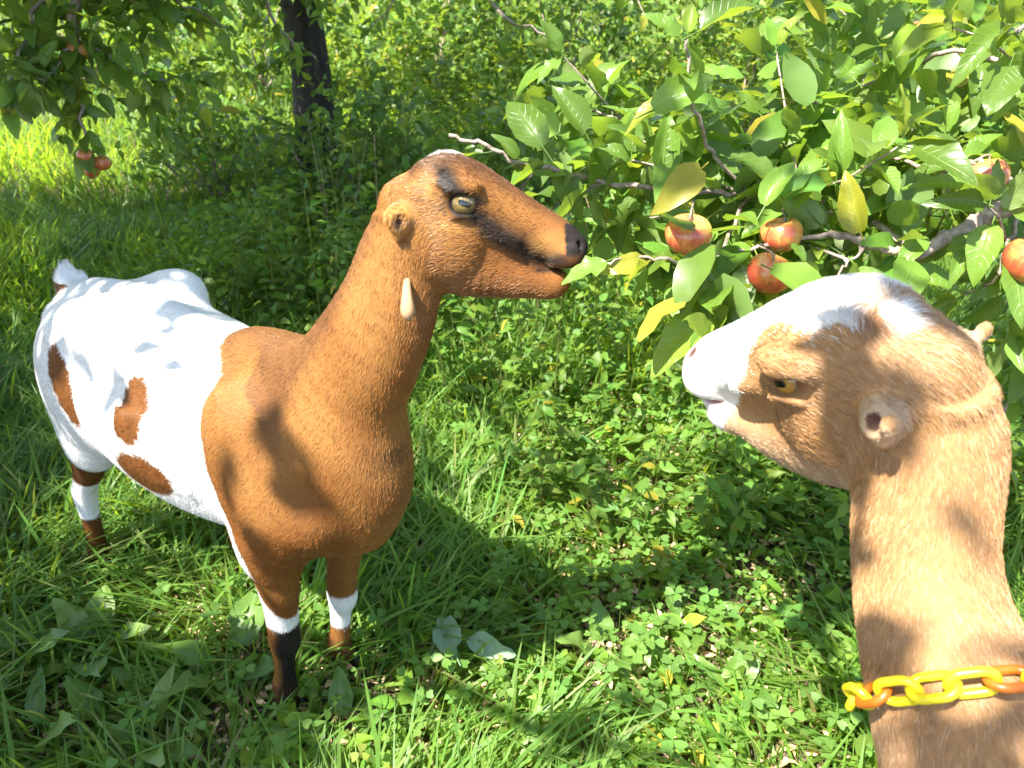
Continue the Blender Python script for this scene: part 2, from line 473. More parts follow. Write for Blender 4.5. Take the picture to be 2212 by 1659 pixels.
# ------------------------------------------------------------------ brown and white goat
def brown_goat():
    O = np.array([-.43, 1.14, 0.]); Fw = np.array([.79, -.61, 0]); Fw /= np.linalg.norm(Fw); Lw = np.array([-Fw[1], Fw[0], 0]); Zw = np.array([0, 0, 1.])
    R = np.stack([Fw, Lw, Zw])                       # world -> goat frame rows
    loc = lambda p: R @ (np.asarray(p) - O)
    root = empty('goat', O); root.rotation_euler = (0, 0, math.atan2(Fw[1], Fw[0]))
    tag(root, 'brown and white goat standing in the grass, stretching its neck to nibble a leaf', 'goat', 'goats')
    Hw = rot_frame((.985, -.13, .02), (.13, .975, -.13))
    H = np.stack([R @ q for q in Hw])
    o = loc(P3(998, 439, .955)) + H[1] * .049
    Hp = lambda a, b, c: o + (H[0] * a + H[1] * b + H[2] * c) * .01
    Fd = Field(axis_coords(-.86, .74, (o[0] - .17, o[0] + .18), .0032, .009),
               axis_coords(-.32, .34, (o[1] - .15, o[1] + .16), .0032, .009),
               axis_coords(-.02, 1.36, (o[2] - .17, o[2] + .12), .0032, .009))
    # torso
    st = [(.255, .715, .06, .085, .115), (.19, .68, .075, .125, .168), (.09, .635, .104, .19, .185), (-.04, .625, .138, .18, .19), (-.17, .62, .160, .19, .20),
          (-.30, .62, .160, .195, .188), (-.41, .64, .14, .17, .15), (-.51, .665, .112, .125, .13), (-.565, .67, .075, .085, .11)]
    Fd.chain([(s[0], 0, s[1]) for s in st], [s[2:] for s in st], (0, 0, 1), .03, 4, 'body')
    # neck
    nk = [np.array((.15, .0, .71)), np.array((.245, .01, .835)), np.array((.305, .03, .945)), Hp(-8.6, 0, -7.0), Hp(-6.2, 0, -2.6)]
    Fd.chain(nk, [(.095, .12, .115), (.068, .095, .09), (.052, .078, .070), (.045, .062, .058), (.040, .048, .048)], (-.8, 0, .5), .06, 5, 'neck')
    build_head(Fd, H, o, .55)
    for sg in (-1, 1):
        # shoulder and foreleg
        Fd.chain([(.09, sg * .07, .72), (.125, sg * .088, .60), (.085, sg * .085, .48)], [(.052, .08), (.057, .08), (.044, .052)], (1, 0, 0), .05, 4, 'body')
        Fd.chain([(.085, sg * .083, .52), (.082, sg * .08, .43), (.07, sg * .075, .34), (.058, sg * .072, .27), (.055, sg * .072, .235), (.042, sg * .072, .19), (.03, sg * .072, .12), (.02, sg * .072, .08), (.024, sg * .072, .045)],
                 [(.045, .062), (.036, .05), (.029, .036), (.028, .031), (.029, .031), (.0205, .0235), (.0195, .022), (.024, .0265), (.023, .027)], (1, 0, 0), .03, 4, 'leg')
        # haunch and hind leg
        Fd.chain([(-.33, sg * .08, .785), (-.41, sg * .098, .69), (-.45, sg * .105, .58), (-.485, sg * .10, .47)], [(.045, .05), (.062, .11), (.058, .105), (.044, .065)], (1, 0, 0), .05, 4, 'body')
        Fd.chain([(-.48, sg * .10, .50), (-.53, sg * .10, .41), (-.59, sg * .10, .325), (-.615, sg * .10, .285), (-.63, sg * .10, .22), (-.645, sg * .10, .13), (-.655, sg * .10, .08), (-.645, sg * .10, .045)],
                 [(.043, .062), (.032, .043), (.024, .03), (.026, .031), (.0205, .025), (.019, .0225), (.0235, .027), (.0225, .026)], (1, 0, 0), .03, 4, 'leg')
        Fd.ell((-.345, sg * .08, .79), (.04, .028, .02), .05)       # hip bone
        Fd.ell((-.55, sg * .06, .725), (.03, .022, .022), .04)      # pin bone
    Fd.ell((.075, 0, .825), (.09, .035, .03), .05)                   # withers
    Fd.ell((.24, 0, .70), (.06, .05, .08), .07)                    # breast
    for sg in (-1, 1):
        Fd.ell((-.25, sg * .165, .735), (.07, .035, .045), .06, True)      # hollow of the flank
        Fd.ell((.06, sg * .098, .70), (.03, .02, .09), .05)                # shoulder blade
        Fd.ell((.205, sg * .075, .60), (.035, .03, .04), .05)              # point of the shoulder
        for k in range(5): Fd.ell((-.03 - k * .036, sg * (.142 + .004 * k), .65), (.010, .008, .065), .025)   # ribs, barely
    Fd.chain([(-.50, 0, .785), (-.34, 0, .812), (-.18, 0, .806), (-.02, 0, .80)], [(.014, .012)] * 4, (0, 0, 1), .04, 4, 'body')
    # tail, turned up
    Fd.chain([(-.53, 0, .745), (-.59, 0, .762), (-.612, 0, .778), (-.62, .005, .80)], [(.035, .025), (.034, .017), (.03, .014), (.017, .008)], (-1, 0, .6), .03, 4, 'tail')
    V, Q = Fd.skin(); V = relax(V, Q, 8)
    eyeT = [Hp(.1, b * 4.05, -.1) for b in (-1, 1)]

    def hc(p):   # head coordinates in cm
        return (p - o) @ H.T * 100
    def colour(p, fuzz):
        h = hc(p); s, w, z = p[:, 0], p[:, 1], p[:, 2]
        ax, nm, names = Fd.axis_at(p)
        part = np.array(names)[nm]
        nz = vnoise(p, 28, 3) * .5 + vnoise(p, 80, 5) * .3
        brown = np.array((.19, .068, .0135)); tan = np.array((.42, .21, .058)); dark = np.array((.055, .022, .012)); black = np.array((.012, .009, .008)); white = np.array((.66, .655, .64))
        C = np.tile(brown, (len(p), 1))
        mixin = lambda C, m, c: C + (np.asarray(c) - C) * np.clip(m, 0, 1)[:, None]
        C = mixin(C, np.clip(.42 + .6 * vnoise(p, 9, 1) + .25 * vnoise(p, 40, 2), 0, 1) * .6, tan)
        ridge = np.exp(-(w / .035) ** 2) * (part == 'body') * (z > .72)
        C = mixin(C, ridge * .55, dark)
        C = mixin(C, np.clip(((s - .30) / .05), 0, 1) * (part == 'body') * (z < .7) * .25, dark)
        crest = (part == 'neck') * np.clip((np.interp(z, [.8, .945, 1.1], [.20, .275, .335]) - s + nz * .01) / .03, 0, 1)
        C = mixin(C, crest * .5, dark)
        # white saddle: edge runs from behind the withers down behind the elbow
        edge = np.interp(z, EDGE_Z, EDGE_S)
        wht = (s + fuzz + nz * .006 < edge) & ((part == 'body') | (part == 'tail') | ((part == 'leg') & (s < -.3)))
        spots = np.zeros(len(p), bool)
        for (cs, cz, rs, rz, tl, sd) in SPOTS:
            ds, dz = s - cs, z - cz
            ca, sa = math.cos(tl), math.sin(tl)
            u, v = (ds * ca + dz * sa) / rs, (-ds * sa + dz * ca) / rz
            spots |= (u * u + v * v + nz * .08 + fuzz * 12 < 1) & (w * sd > 0)
        tl = (part == 'tail') & (z < .778) | ((s < -.53) & (z > .715) & (z < .762) & (np.abs(w) < .045))
        hind = (part == 'leg') & (s < -.3)
        leg_b = hind & (((z > .345) & (z < .425)) | (z + fuzz < .215)) 
        C[wht] = white * (1 + .05 * nz[wht, None])
        bm = wht & (spots | tl | leg_b)
        C[bm] = (brown * .85)
        C[wht & leg_b] = brown * .6
        # forelegs: white band above the near knee, white sock on the far one, black front
        fore = (part == 'leg') & (s > -.3)
        C[fore & (w < 0) & (z + fuzz < .45 - (s - .03) * 1.7) & (z + fuzz > .29) & (s < .11)] = white
        C[fore & (w > 0) & (z + fuzz < .255) & (z + fuzz > .15)] = white
        fr = fore & (z < .29)
        C[fr & (w < 0)] = mixin(C[fr & (w < 0)], np.clip((s[fr & (w < 0)] - np.interp(z[fr & (w < 0)], [.05, .24, .3], [.018, .055, .07])) / .012, 0, 1), black)
        lo = (part == 'leg') & (z < .10)
        C[lo] = mixin(C[lo], np.full(lo.sum(), .6), dark)
        # head markings
        hd = (part == 'head') | (h[:, 0] > -9) & (h[:, 2] > -14) & (z > .9)
        a, b, c = h[:, 0], h[:, 1], h[:, 2]
        ab = np.abs(b)
        top = np.interp(a, [-8, -4, 0, 4, 8, 12, 14], [2, 4.4, 4.0, 2.0, -.5, -2.6, -3.6])
        nose_ln = np.interp(a, [0, 3, 6, 9, 12], [.2, -2.7, -4.9, -6.7, -7.4])      # stripe from eye to muzzle
        wd = np.interp(a, [0.5, 2, 5, 9, 11.5, 13], [1.0, 1.6, 2.1, 2.2, 1.5, .2])
        st_ = np.clip(1.4 - np.abs(c - nose_ln + nz * .4) / np.maximum(wd, .05), 0, 1) * (a > .8) * (a < 13) * (ab > 1.2)
        C = mixin(C, st_ * .95 * hd, black)
        er = np.hypot((a - .1) / 2.1, (c + .1) / 1.8)
        C = mixin(C, np.clip(1.25 - er, 0, 1) * 2.2 * hd * (ab > 3.4), black)
        br = np.clip(1.35 - np.hypot(((a + 1.5) * .8 - (c - 2.7) * .6) / 2.4, ((a + 1.5) * .6 + (c - 2.7) * .8) / 1.15) + nz * .5, 0, 1) * (ab > 1.6)
        C = mixin(C, br * 1.3 * hd, black * 1.5)
        C = mixin(C, np.clip((c - top + 1.0) / 1.6, 0, 1) * .8 * hd * (a > -7), dark)
        C = mixin(C, np.clip(1.3 - np.hypot((a + 2.0) / 2.0, (b - 2.2) / 1.5), 0, 1) * 2.5 * hd * (c > 3.0), white)   # pale tuft on the crown
        C = mixin(C, np.clip(1.3 - np.hypot((a + 1.6) / 2.4, (c + 3.0) / .9), 0, 1) * .55 * hd * (ab > 2.5), tan * 1.25)
        C = mixin(C, np.clip(1.4 - np.hypot((a - 10.3) / 2.2, (c + 5.2) / 1.5), 0, 1) * .6 * hd * (a < 12.5), tan * 1.1)
        nose = hd & (a > 12.5 + (c + 5.5) * -.1) & (c > -6.9) & (c < -3.0)
        C[nose] = black * 1.6
        C = mixin(C, np.clip((a - 11.0) / 1.6, 0, 1) * hd * (c < -6.5) * (c > -9.4) * .8, dark)
        C = mixin(C, np.clip(1 - np.abs(c + 8.85) / .45, 0, 1) * hd * (a > 8.8), black)
        earm = hd & (np.hypot(a + 8.1, c + 2.2) < 1.9) & (ab > 4.8)
        C[earm] = C[earm] * .35 + tan * .8
        C[hd & (np.hypot(a + 7.5, c + 2.0) < .6) & (ab > 5.4)] = (.10, .05, .035)
        return np.clip(C, 0, 1)
    col = colour(V, 0.0)
    me = mesh('body', V, Q, MAT_SKIN, True, col * np.where(col.mean(1, keepdims=True) > .5, 1, .75))  # brown skin darkened: depth between the hairs put into its colour
    body = glink('body', me, root)
    def flow(p, nn):
        ax, nm, names = Fd.axis_at(p); part = np.array(names)[nm]
        f = ax.copy()
        f[part == 'neck'] *= -1; f[part == 'head'] *= -1
        b = part == 'body'; f[b] = np.stack([-np.ones(b.sum()), 0 * f[b, 0], -.75 * np.ones(b.sum())], 1)
        f += np.array([0, 0, -.35])
        h = hc(p)
        return f
    def colh(p, rng):
        c = colour(p, rng.normal(size=len(p)) * np.where(p[:, 2] < .45, .006, .0045))
        v = rng.uniform(.5, 1.45, len(p))[:, None]
        lum = c.mean(1, keepdims=True)
        v = np.where(lum > .5, .92 + .1 * (v - .7), v)
        return np.clip(c * v + (rng.random((len(p), 1)) < .05) * (lum < .5) * np.array((.12, .08, .04)), 0, .9)
    def length(p):
        h = hc(p); hd = (h[:, 0] > -7) & (h[:, 2] > -13) & (p[:, 2] > .9)
        L = np.where(hd, np.interp(h[:, 0], [-7, 4, 10, 14], [.010, .0085, .0065, .002]), .0100)
        L = np.where((p[:, 2] < .42), .009, L)
        L = np.where((np.hypot((h[:, 0] + 2.0) / 2.0, (h[:, 1] - 2.2) / 1.5) < 1.2) & (h[:, 2] > 3), .019, L)
        L = np.where(np.hypot(h[:, 0] - .1, h[:, 2] + .1) < 1.9, .0022, L)
        L = np.where((p[:, 0] < -.56) & (p[:, 2] > .74), .016, L)
        return L
    def keep(p):
        h = hc(p)
        k = np.where((h[:, 0] > -9) & (p[:, 2] > .9), 3.4, 1.0)
        k = np.where((h[:, 0] > 12.8) & (h[:, 2] > -7), .0, k)
        k = np.where(np.hypot(h[:, 0] - .1, h[:, 2] + .1) < 1.55, .0, k)
        return k
    if True:
        ho = hair('coat', root, V, Q, flow, colh, 280000, length, .00042, MAT_HAIR, .22, keep, 11)
    for q, b in zip(eyeT, (-1, 1)):
        out = H[1] * b + H[0] * .25 + H[2] * .1; out /= np.linalg.norm(out)
        fr = H[0] * .94 - H[2] * .3; fr = fr - out * (fr @ out); fr /= np.linalg.norm(fr)
        make_eye('eye', root, q, out, fr, np.cross(out, fr) * (1 if b < 0 else -1), .0162, (.125, .092, .032), 0)
    for sg in (-1, 1):
        for x in (.02, -.65): hoof(root, np.array([x, sg * (.072 if x > -.3 else .10), 0.0]), np.array([1., 0, 0]), np.array([0, 1., 0]), 0)
    # wattle: fleshy tag hanging at the throat
    for P in ([(.352, .028, 1.014), (.366, .012, 1.010), (.375, .002, .998), (.379, -.002, .982), (.379, -.002, .970)],):
        PP = catmull(P, 4); RR = catmull(np.array([[.004], [.005], [.0072], [.0095], [.004]]), 4)[:, 0]
        V2, F4, F3 = tube(PP, RR, 12)
        glink('wattle', mesh('wattle', V2, [F4, F3], MAT_SKIN, True, np.tile((.40, .24, .13), (len(V2), 1))), root)
    return root, V, Q, Fd
# where the white saddle begins, and the brown patches: goat frame, metres (s forward, z up)
EDGE_Z = [.30, .42, .52, .60, .665, .718, .756, .791, .811, .9]
EDGE_S = [.10, .098, .085, .06, .036, .032, .024, .004, -.036, -.06]
SPOTS = [(-.152, .70, .045, .054, .1, -1), (-.145, .58, .092, .048, .30, -1), (-.365, .68, .030, .080, .28, -1),
         (-.20, .66, .07, .06, .3, 1), (-.38, .60, .05, .09, .2, 1)]

# ------------------------------------------------------------------ tan goat with the chain collar
def tan_goat():
    O = np.array([.475, .225, 0.]); Fw = np.array([-.72, .69, 0]); Fw /= np.linalg.norm(Fw); Lw = np.array([-Fw[1], Fw[0], 0]); Zw = np.array([0, 0, 1.])
    R = np.stack([Fw, Lw, Zw]); loc = lambda p: R @ (np.asarray(p, float) - O)
    root = empty('goat', O); root.rotation_euler = (0, 0, math.atan2(Fw[1], Fw[0]))
    tag(root, 'tan goat with white blaze and crown wearing a yellow and orange chain collar', 'goat', 'goats')
    Hw = rot_frame((-.6378, .7575, -.1395), (-.7377, -.6528, -.1722))
    H = np.stack([R @ v for v in Hw])
    o = loc((.2541, .5784, 1.1119))
    Hp = lambda a, b, c: o + (H[0] * a + H[1] * b + H[2] * c) * .01
    Fd = Field(axis_coords(-1.0, .62, (o[0] - .19, o[0] + .17), .0028, .014),
               axis_coords(-.34, .34, (o[1] - .19, o[1] + .18), .0028, .014),
               axis_coords(-.02, 1.36, (o[2] - .18, o[2] + .12), .0028, .014))
    st = [(.20, .66, .06, .085, .115), (.14, .64, .09, .125, .18), (.04, .61, .122, .19, .20), (-.09, .60, .146, .18, .183), (-.22, .60, .160, .19, .19),
          (-.35, .60, .160, .195, .178), (-.46, .62, .14, .17, .15), (-.56, .645, .112, .125, .13), (-.615, .65, .075, .085, .11)]
    Fd.chain([(s[0], 0, s[1]) for s in st], [s[2:] for s in st], (0, 0, 1), .03, 4, 'body')
    nk = [np.array((.06, 0, .68)), np.array((.12, .0, .79)), loc(P3(*G2_N1)), loc(P3(*G2_N2)), Hp(-9.0, 0, -6.6), Hp(-6.2, 0, -2.6)]
    Fd.chain(nk, [(.09, .11, .12), (.078, .095, .10), G2_R1, G2_R2, (.050, .050, .060), (.043, .042, .05)], (-.8, 0, .5), .05, 5, 'neck')
    build_head(Fd, H, o, .65, -1.3, .12, 1.5, 1.13, 1.2, (-8.1, -1.5), .91)
    for sg in (-1, 1):
        Fd.chain([(.04, sg * .07, .70), (.075, sg * .088, .58), (.035, sg * .085, .46)], [(.052, .08), (.057, .08), (.044, .052)], (1, 0, 0), .05, 4, 'body')
        Fd.chain([(.035, sg * .083, .50), (.032, sg * .08, .43), (.02, sg * .075, .34), (.008, sg * .072, .27), (.005, sg * .072, .235), (0, sg * .072, .19), (-.01, sg * .072, .12), (-.015, sg * .072, .08), (-.012, sg * .072, .045)],
                 [(.045, .062), (.036, .05), (.029, .036), (.028, .031), (.029, .031), (.0205, .0235), (.0195, .022), (.024, .0265), (.023, .027)], (1, 0, 0), .03, 4, 'leg')
        Fd.chain([(-.38, sg * .08, .765), (-.46, sg * .098, .67), (-.50, sg * .105, .56), (-.535, sg * .10, .46)], [(.045, .05), (.062, .11), (.058, .105), (.044, .065)], (1, 0, 0), .05, 4, 'body')
        Fd.chain([(-.53, sg * .10, .49), (-.58, sg * .10, .40), (-.64, sg * .10, .32), (-.665, sg * .10, .28), (-.67, sg * .10, .22), (-.67, sg * .10, .13), (-.67, sg * .10, .08), (-.66, sg * .10, .045)],
                 [(.043, .062), (.032, .043), (.024, .03), (.026, .031), (.0205, .025), (.019, .0225), (.0235, .027), (.0225, .026)], (1, 0, 0), .03, 4, 'leg')
    Fd.chain([(-.58, 0, .725), (-.64, 0, .742), (-.67, 0, .77), (-.68, .005, .805)], [(.035, .025), (.034, .017), (.03, .014), (.017, .008)], (-1, 0, .6), .03, 4, 'tail')
    V, Q = Fd.skin(); V = relax(V, Q, 8)
    ax_, nm_, names_ = Fd.axis_at(V); sm = np.array(names_)[nm_] != 'head'
    V2 = relax(V, Q, 60, .6, 1.02); hd_ = np.clip((((V - o) @ H.T * 100)[:, 0] + 9.5) / -2.5, 0, 1)
    V = V + (V2 - V) * hd_[:, None]
    def hc(p):
        h = (p - o) @ H.T * 100; h[:, 0] = np.where(h[:, 0] > 3, 3 + (h[:, 0] - 3) / .91, h[:, 0]); return h
    def colour(p, fuzz):
        h = hc(p); a, b, c = h[:, 0], h[:, 1], h[:, 2]; ab = np.abs(b)
        ax, nm, names = Fd.axis_at(p); part = np.array(names)[nm]
        nz = vnoise(p, 30, 3) * .5 + vnoise(p, 85, 5) * .3
        tan = np.array((.35, .20, .086)); pale = np.array((.46, .335, .215)); red = np.array((.27, .13, .052)); white = np.array((.68, .665, .64)); pink = np.array((.62, .36, .30))
        C = np.tile(tan, (len(p), 1))
        mixin = lambda C, m, c: C + (np.asarray(c) - C) * np.clip(m, 0, 1)[:, None]
        C = mixin(C, (.5 + .5 * vnoise(p, 12, 1)) * .5, red)
        hd = (part == 'head')
        C = mixin(C, np.clip((-c - 8.5) / 3, 0, 1) * hd * .6, pale)
        C = mixin(C, np.clip((.90 - p[:, 2]) / .12, 0, 1) * (part != 'leg') * (.35 + .35 * nz), pale)
        # white crown, blaze and muzzle
        wob = nz * .7 + fuzz * 120
        bl = np.interp(a, [-6.2, -4.5, -2, 0, 3, 6, 8.5, 10, 14], [0, 3.0, 4.2, 3.7, 3.5, 4.4, 5.2, 6, 6])
        lim = np.interp(a, [-6, 0, 6, 9, 11, 14], [1.5, 1.0, -3.0, -7.4, -11.2, -11.5])
        wm = hd & (a > -5.2 + wob * .4) & (((ab + wob < bl) & (c > lim - 2)) | ((a + wob > 7.3) & (c + wob * .5 > lim)))
        C[wm] = white
        rim = hd & ~wm & (a > 8) & (c > -11)
        C[rim] = C[rim] * .5 + pale * .5
        # crown whorl of reddish hair, pale tuft behind it
        C = mixin(C, np.clip(1.3 - np.hypot((a + 5.6) / 1.6, (b - 1.5) / 2.6), 0, 1) * hd * (c > 1) * .9, red)
        C = mixin(C, np.clip(1.25 - np.hypot((a + 6.6) / 1.1, (b - .6) / 1.5), 0, 1) * hd * (c > 1) * 1.2, white * .9)
        er = np.hypot((a - .1) / 1.9, (c + 1.4) / 1.5)
        C = mixin(C, np.clip(1.35 - er, 0, 1) * 1.2 * hd * (ab > 3.4), (.16, .075, .035))
        nose = hd & (a > 12.4) & (c > -6.6) & (c < -3.2)
        C[nose] = C[nose] * .3 + pink * .7
        C = mixin(C, np.clip(1 - np.hypot((a - 13.4) / .9, (ab - 1.5) / .6), 0, 1) * 2 * hd * (c > -5.5) * (c < -3.6), (.10, .05, .045))
        C = mixin(C, np.clip(1 - np.abs(c + 8.85) / .4, 0, 1) * hd * (a > 9.5), (.35, .16, .13))
        earm = (np.hypot(a + 8.1, c + 2.1) < 1.9) & (ab > 5.0)
        C[earm] = C[earm] * .35 + pale * .65
        C[(np.hypot(a + 8.1, c + 1.5) < .65) & (ab > 6.2)] = (.11, .055, .04)
        return np.clip(C, 0, 1)
    body = glink('body', mesh('body', V, Q, MAT_SKIN, True, colour(V, 0.0)), root)
    def flow(p, nn):
        ax, nm, names = Fd.axis_at(p); part = np.array(names)[nm]
        f = ax.copy(); f[part == 'neck'] *= -1; f[part == 'head'] *= -1
        bo = part == 'body'; f[bo] = np.stack([-np.ones(bo.sum()), 0 * f[bo, 0], -.75 * np.ones(bo.sum())], 1)
        f += np.array([0, 0, -.3])
        h = hc(p)
        d = np.stack([h[:, 0] + 5.6, h[:, 1] - 1.0, h[:, 2] * 0], 1); rr = np.hypot(d[:, 0], d[:, 1])
        wgt = np.clip(1.6 - rr / 2.6, 0, 1) * (h[:, 2] > 0)              # whorl on the poll
        sw = (d @ H) + np.cross(np.tile(H[2], (len(d), 1)), d @ H) * .9
        sw /= np.linalg.norm(sw, axis=1, keepdims=True) + 1e-6
        return f * (1 - wgt)[:, None] + sw * wgt[:, None]
    def colh(p, rng):
        c = colour(p, rng.normal(size=len(p)) * .0035)
        v = rng.uniform(.75, 1.28, len(p))[:, None]; lum = c.mean(1, keepdims=True)
        v = np.where(lum > .6, .92 + .1 * (v - .7), v)
        return np.clip(c * v + (rng.random((len(p), 1)) < .09) * (lum < .6) * np.array((.17, .15, .12)), 0, .9)
    def length(p):
        h = hc(p); hd = (h[:, 0] > -8) & (h[:, 2] > -13) & (p[:, 2] > .9)
        L = np.where(hd, np.interp(h[:, 0], [-8, 0, 4, 9, 14], [.011, .009, .006, .004, .002]), .0105)
        L = np.where((np.hypot(h[:, 0] + 4.6, h[:, 1]) < 3.2) & (h[:, 2] > 2), .016, L)
        L = np.where(np.hypot(h[:, 0] - .1, h[:, 2] + 1.4) < 1.9, .003, L)
        L = np.where((np.hypot(h[:, 0] + 8, h[:, 2] + 2.1) < 2.9) & (np.abs(h[:, 1]) > 5.9), .0035, L)
        return L
    def keep(p):
        h = hc(p)
        k = np.where((p[:, 2] > .72) & (p[:, 0] > -.1), 3.2, .5)
        k = np.where((h[:, 0] > 13.0) & (h[:, 2] > -6.6), .0, k)
        k = np.where(np.hypot(h[:, 0] - .1, h[:, 2] + 1.4) < 1.25, .0, k)
        return k
    if True:
        hair('coat', root, V, Q, flow, colh, 220000, length, .0004, MAT_HAIR, .28, keep, 12)
    for b in (-1, 1):
        out = H[1] * b + H[0] * .3 + H[2] * .05; out /= np.linalg.norm(out)
        fr = H[0] * .95 - H[2] * .25; fr = fr - out * (fr @ out); fr /= np.linalg.norm(fr)
        make_eye('eye', root, Hp(.1, b * 4.3, -1.75), out, fr, np.cross(out, fr) * (1 if b < 0 else -1), .0142, (.36, .19, .03), 0)
    for sg in (-1, 1):
        for x in (-.02, -.665): hoof(root, np.array([x, sg * (.072 if x > -.3 else .10), 0.0]), np.array([1., 0, 0]), np.array([0, 1., 0]), 0)
    return root, V, Q, Fd, R, O
G2_N1 = (2075, 1480, .61); G2_N2 = (2020, 1225, .622)
G2_R1 = (.058, .060, .072); G2_R2 = (.051, .044, .062)

# ------------------------------------------------------------------ foliage helpers and materials
def leaf_shape(nl=7, serr=.05, fold=.25, droop=.25, wav=.05, width=.30, twist=0.0, pet=.22, seed=0, half=2):
    """one leaf along +x, length 1, base at the origin; petiole behind it. returns V, Q, uv"""
    r = np.random.default_rng(seed)
    V = []; uv = []; ny = 2 * half + 1
    for i in range(nl + 1):
        t = i / nl
        w = width * (math.sin(math.pi * min(t * .93 + .045, 1) ** .82) ** .8) * (1 - .25 * t)
        if i == nl: w = .006
        if 0 < i < nl: w *= 1 + serr * (1 if i % 2 else -1)
        wv = wav * r.normal()
        for j in range(ny):
            v = (j - half) / half
            z = fold * abs(v) * w - droop * t * t + wv * v * abs(v) * .6 + .02 * math.sin(9 * t + 3 * v)
            x = t - .03 * (1 - abs(v)) * 0
            y = v * w
            c, s = math.cos(twist * t), math.sin(twist * t)
            V.append((x, y * c - (z + droop * t * t) * s, y * s + (z + droop * t * t) * c - droop * t * t)); uv.append((t, v * .5 + .5, 0))
    Q = []
    for i in range(nl):
        for j in range(ny - 1):
            a = i * ny + j; Q.append((a, a + ny, a + ny + 1, a + 1))
    if pet > 0:
        b = len(V)
        for x, z in ((-pet, .04), (0.02, .0)):
            for y, dz in ((-.014, 0), (.014, 0), (0, .02)): V.append((x, y, z + dz - .004)); uv.append((0, .5, 1))
        for k in range(3): Q.append((b + k, b + (k + 1) % 3, b + 3 + (k + 1) % 3, b + 3 + k))
    return np.array(V), np.array(Q, np.int32), np.array(uv, np.float32)

def orient(d, nrm):
    """rows of 3x3 (x = along d, z = near nrm) for arrays"""
    x = d / (np.linalg.norm(d, axis=-1, keepdims=True) + 1e-9)
    z = nrm - x * (nrm * x).sum(-1, keepdims=True); z /= np.linalg.norm(z, axis=-1, keepdims=True) + 1e-9
    y = np.cross(z, x)
    return np.stack([x, y, z], -1)
def scatter(tmpl, pos, M, size, col):
    """stamp templates (V, Q, uv) at pos with frame M: one mesh's arrays"""
    V, Q, uv = tmpl; n = len(pos); nv = len(V)
    W = np.einsum('nij,kj->nki', M, V) * np.asarray(size)[:, None, None] + pos[:, None, :]
    F = (Q[None] + (np.arange(n) * nv)[:, None, None]).reshape(-1, Q.shape[1])
    C = np.repeat(col, nv, 0)
    return W.reshape(-1, 3), F, C
def merge(sets):
    V, F, C, o = [], [], [], 0
    for v, f, c in sets: V.append(v); F.append(f + o); C.append(c); o += len(v)
    return np.vstack(V), np.vstack(F), np.vstack(C)

def leaf_material(name, source, top, under, trans, gloss=.35, spots=True, tr_w=.35):
    """source 'object' -> per-object random hue, 'attr' -> per-leaf colour attribute"""
    m = N(name)
    if source == 'object':
        ri = m.n('ObjectInfo').outputs['Random']
        base = m.ramp(ri, [(0, tuple(c * .62 for c in top)), (.45, top), (.85, tuple(min(1, c * 1.35) for c in top)), (1, (top[0] * 2.6, top[1] * 1.35, top[2] * .9))])
        uvn = m.n('Attribute', attribute_name='leafuv'); sx = m.n('SeparateXYZ'); m.t.links.new(uvn.outputs['Vector'], sx.inputs[0])
        # veins: midrib and slanting side veins
        ab = m.n('Math', operation='ABSOLUTE'); sb = m.n('Math', operation='SUBTRACT'); m.t.links.new(sx.outputs[1], sb.inputs[0]); sb.inputs[1].default_value = .5; m.t.links.new(sb.outputs[0], ab.inputs[0])
        mul = m.n('Math', operation='MULTIPLY_ADD'); m.t.links.new(ab.outputs[0], mul.inputs[0]); mul.inputs[1].default_value = -.45; m.t.links.new(sx.outputs[0], mul.inputs[2])
        si = m.n('Math', operation='MULTIPLY'); m.t.links.new(mul.outputs[0], si.inputs[0]); si.inputs[1].default_value = 50
        sn = m.n('Math', operation='SINE'); m.t.links.new(si.outputs[0], sn.inputs[0])
        vein = m.ramp(sn.outputs[0], [(.82, (0, 0, 0)), (1, (.55, .55, .55))])
        mid = m.ramp(ab.outputs[0], [(.0, (1, 1, 1)), (.035, (0, 0, 0))])
        vv = m.mix(1.0, vein, mid, 'LIGHTEN')
        base = m.mix(m.mix(.22, (0, 0, 0), vv), base, tuple(min(1, c * 2.2 + .02) for c in top))
        m.bump(vv, .35, .004)
        tc = m.n('TexCoord').outputs['Object']
        wn = m.noise(30, 4, tc)
    else:
        base = m.n('Attribute', attribute_name='col').outputs['Color']
        tc = m.n('TexCoord').outputs['Object']; wn = m.noise(60, 3, tc)
    base = m.mix(.35, base, m.mix(1.0, base, m.ramp(wn, [(.3, (.5, .55, .5)), (.7, (1.25, 1.2, 1.2))]), 'MULTIPLY'))
    if spots and source == 'object':
        sp = m.ramp(m.noise(75, 1, tc), [(.70, (0, 0, 0)), (.74, (1, 1, 1))])
        base = m.mix(sp, base, (.13, .065, .02))
        rn = m.n('ObjectInfo').outputs['Random']
    bf = m.n('NewGeometry').outputs['Backfacing']
    un = m.mix(.6, base, under)
    colr = m.mix(bf, base, un)
    m.set(m.b.inputs['Base Color'], colr)
    m.b.inputs['Roughness'].default_value = gloss
    m.b.inputs['Specular IOR Level'].default_value = .42 if source == 'object' else .25
    tr = m.n('BsdfTranslucent'); m.set(tr.inputs[0], m.mix(.5, m.mix(1.0, base, (1.6, 1.9, .7), 'MULTIPLY'), trans))
    mx = m.n('MixShader'); mx.inputs[0].default_value = tr_w
    m.t.links.new(m.b.outputs[0], mx.inputs[1]); m.t.links.new(tr.outputs[0], mx.inputs[2]); m.t.links.new(mx.outputs[0], m.out.inputs[0])
    return m.m
MAT_LEAF = leaf_material('apple_leaf', 'object', (.105, .190, .028), (.22, .28, .10), (.52, .62, .05), .34, tr_w=.38)
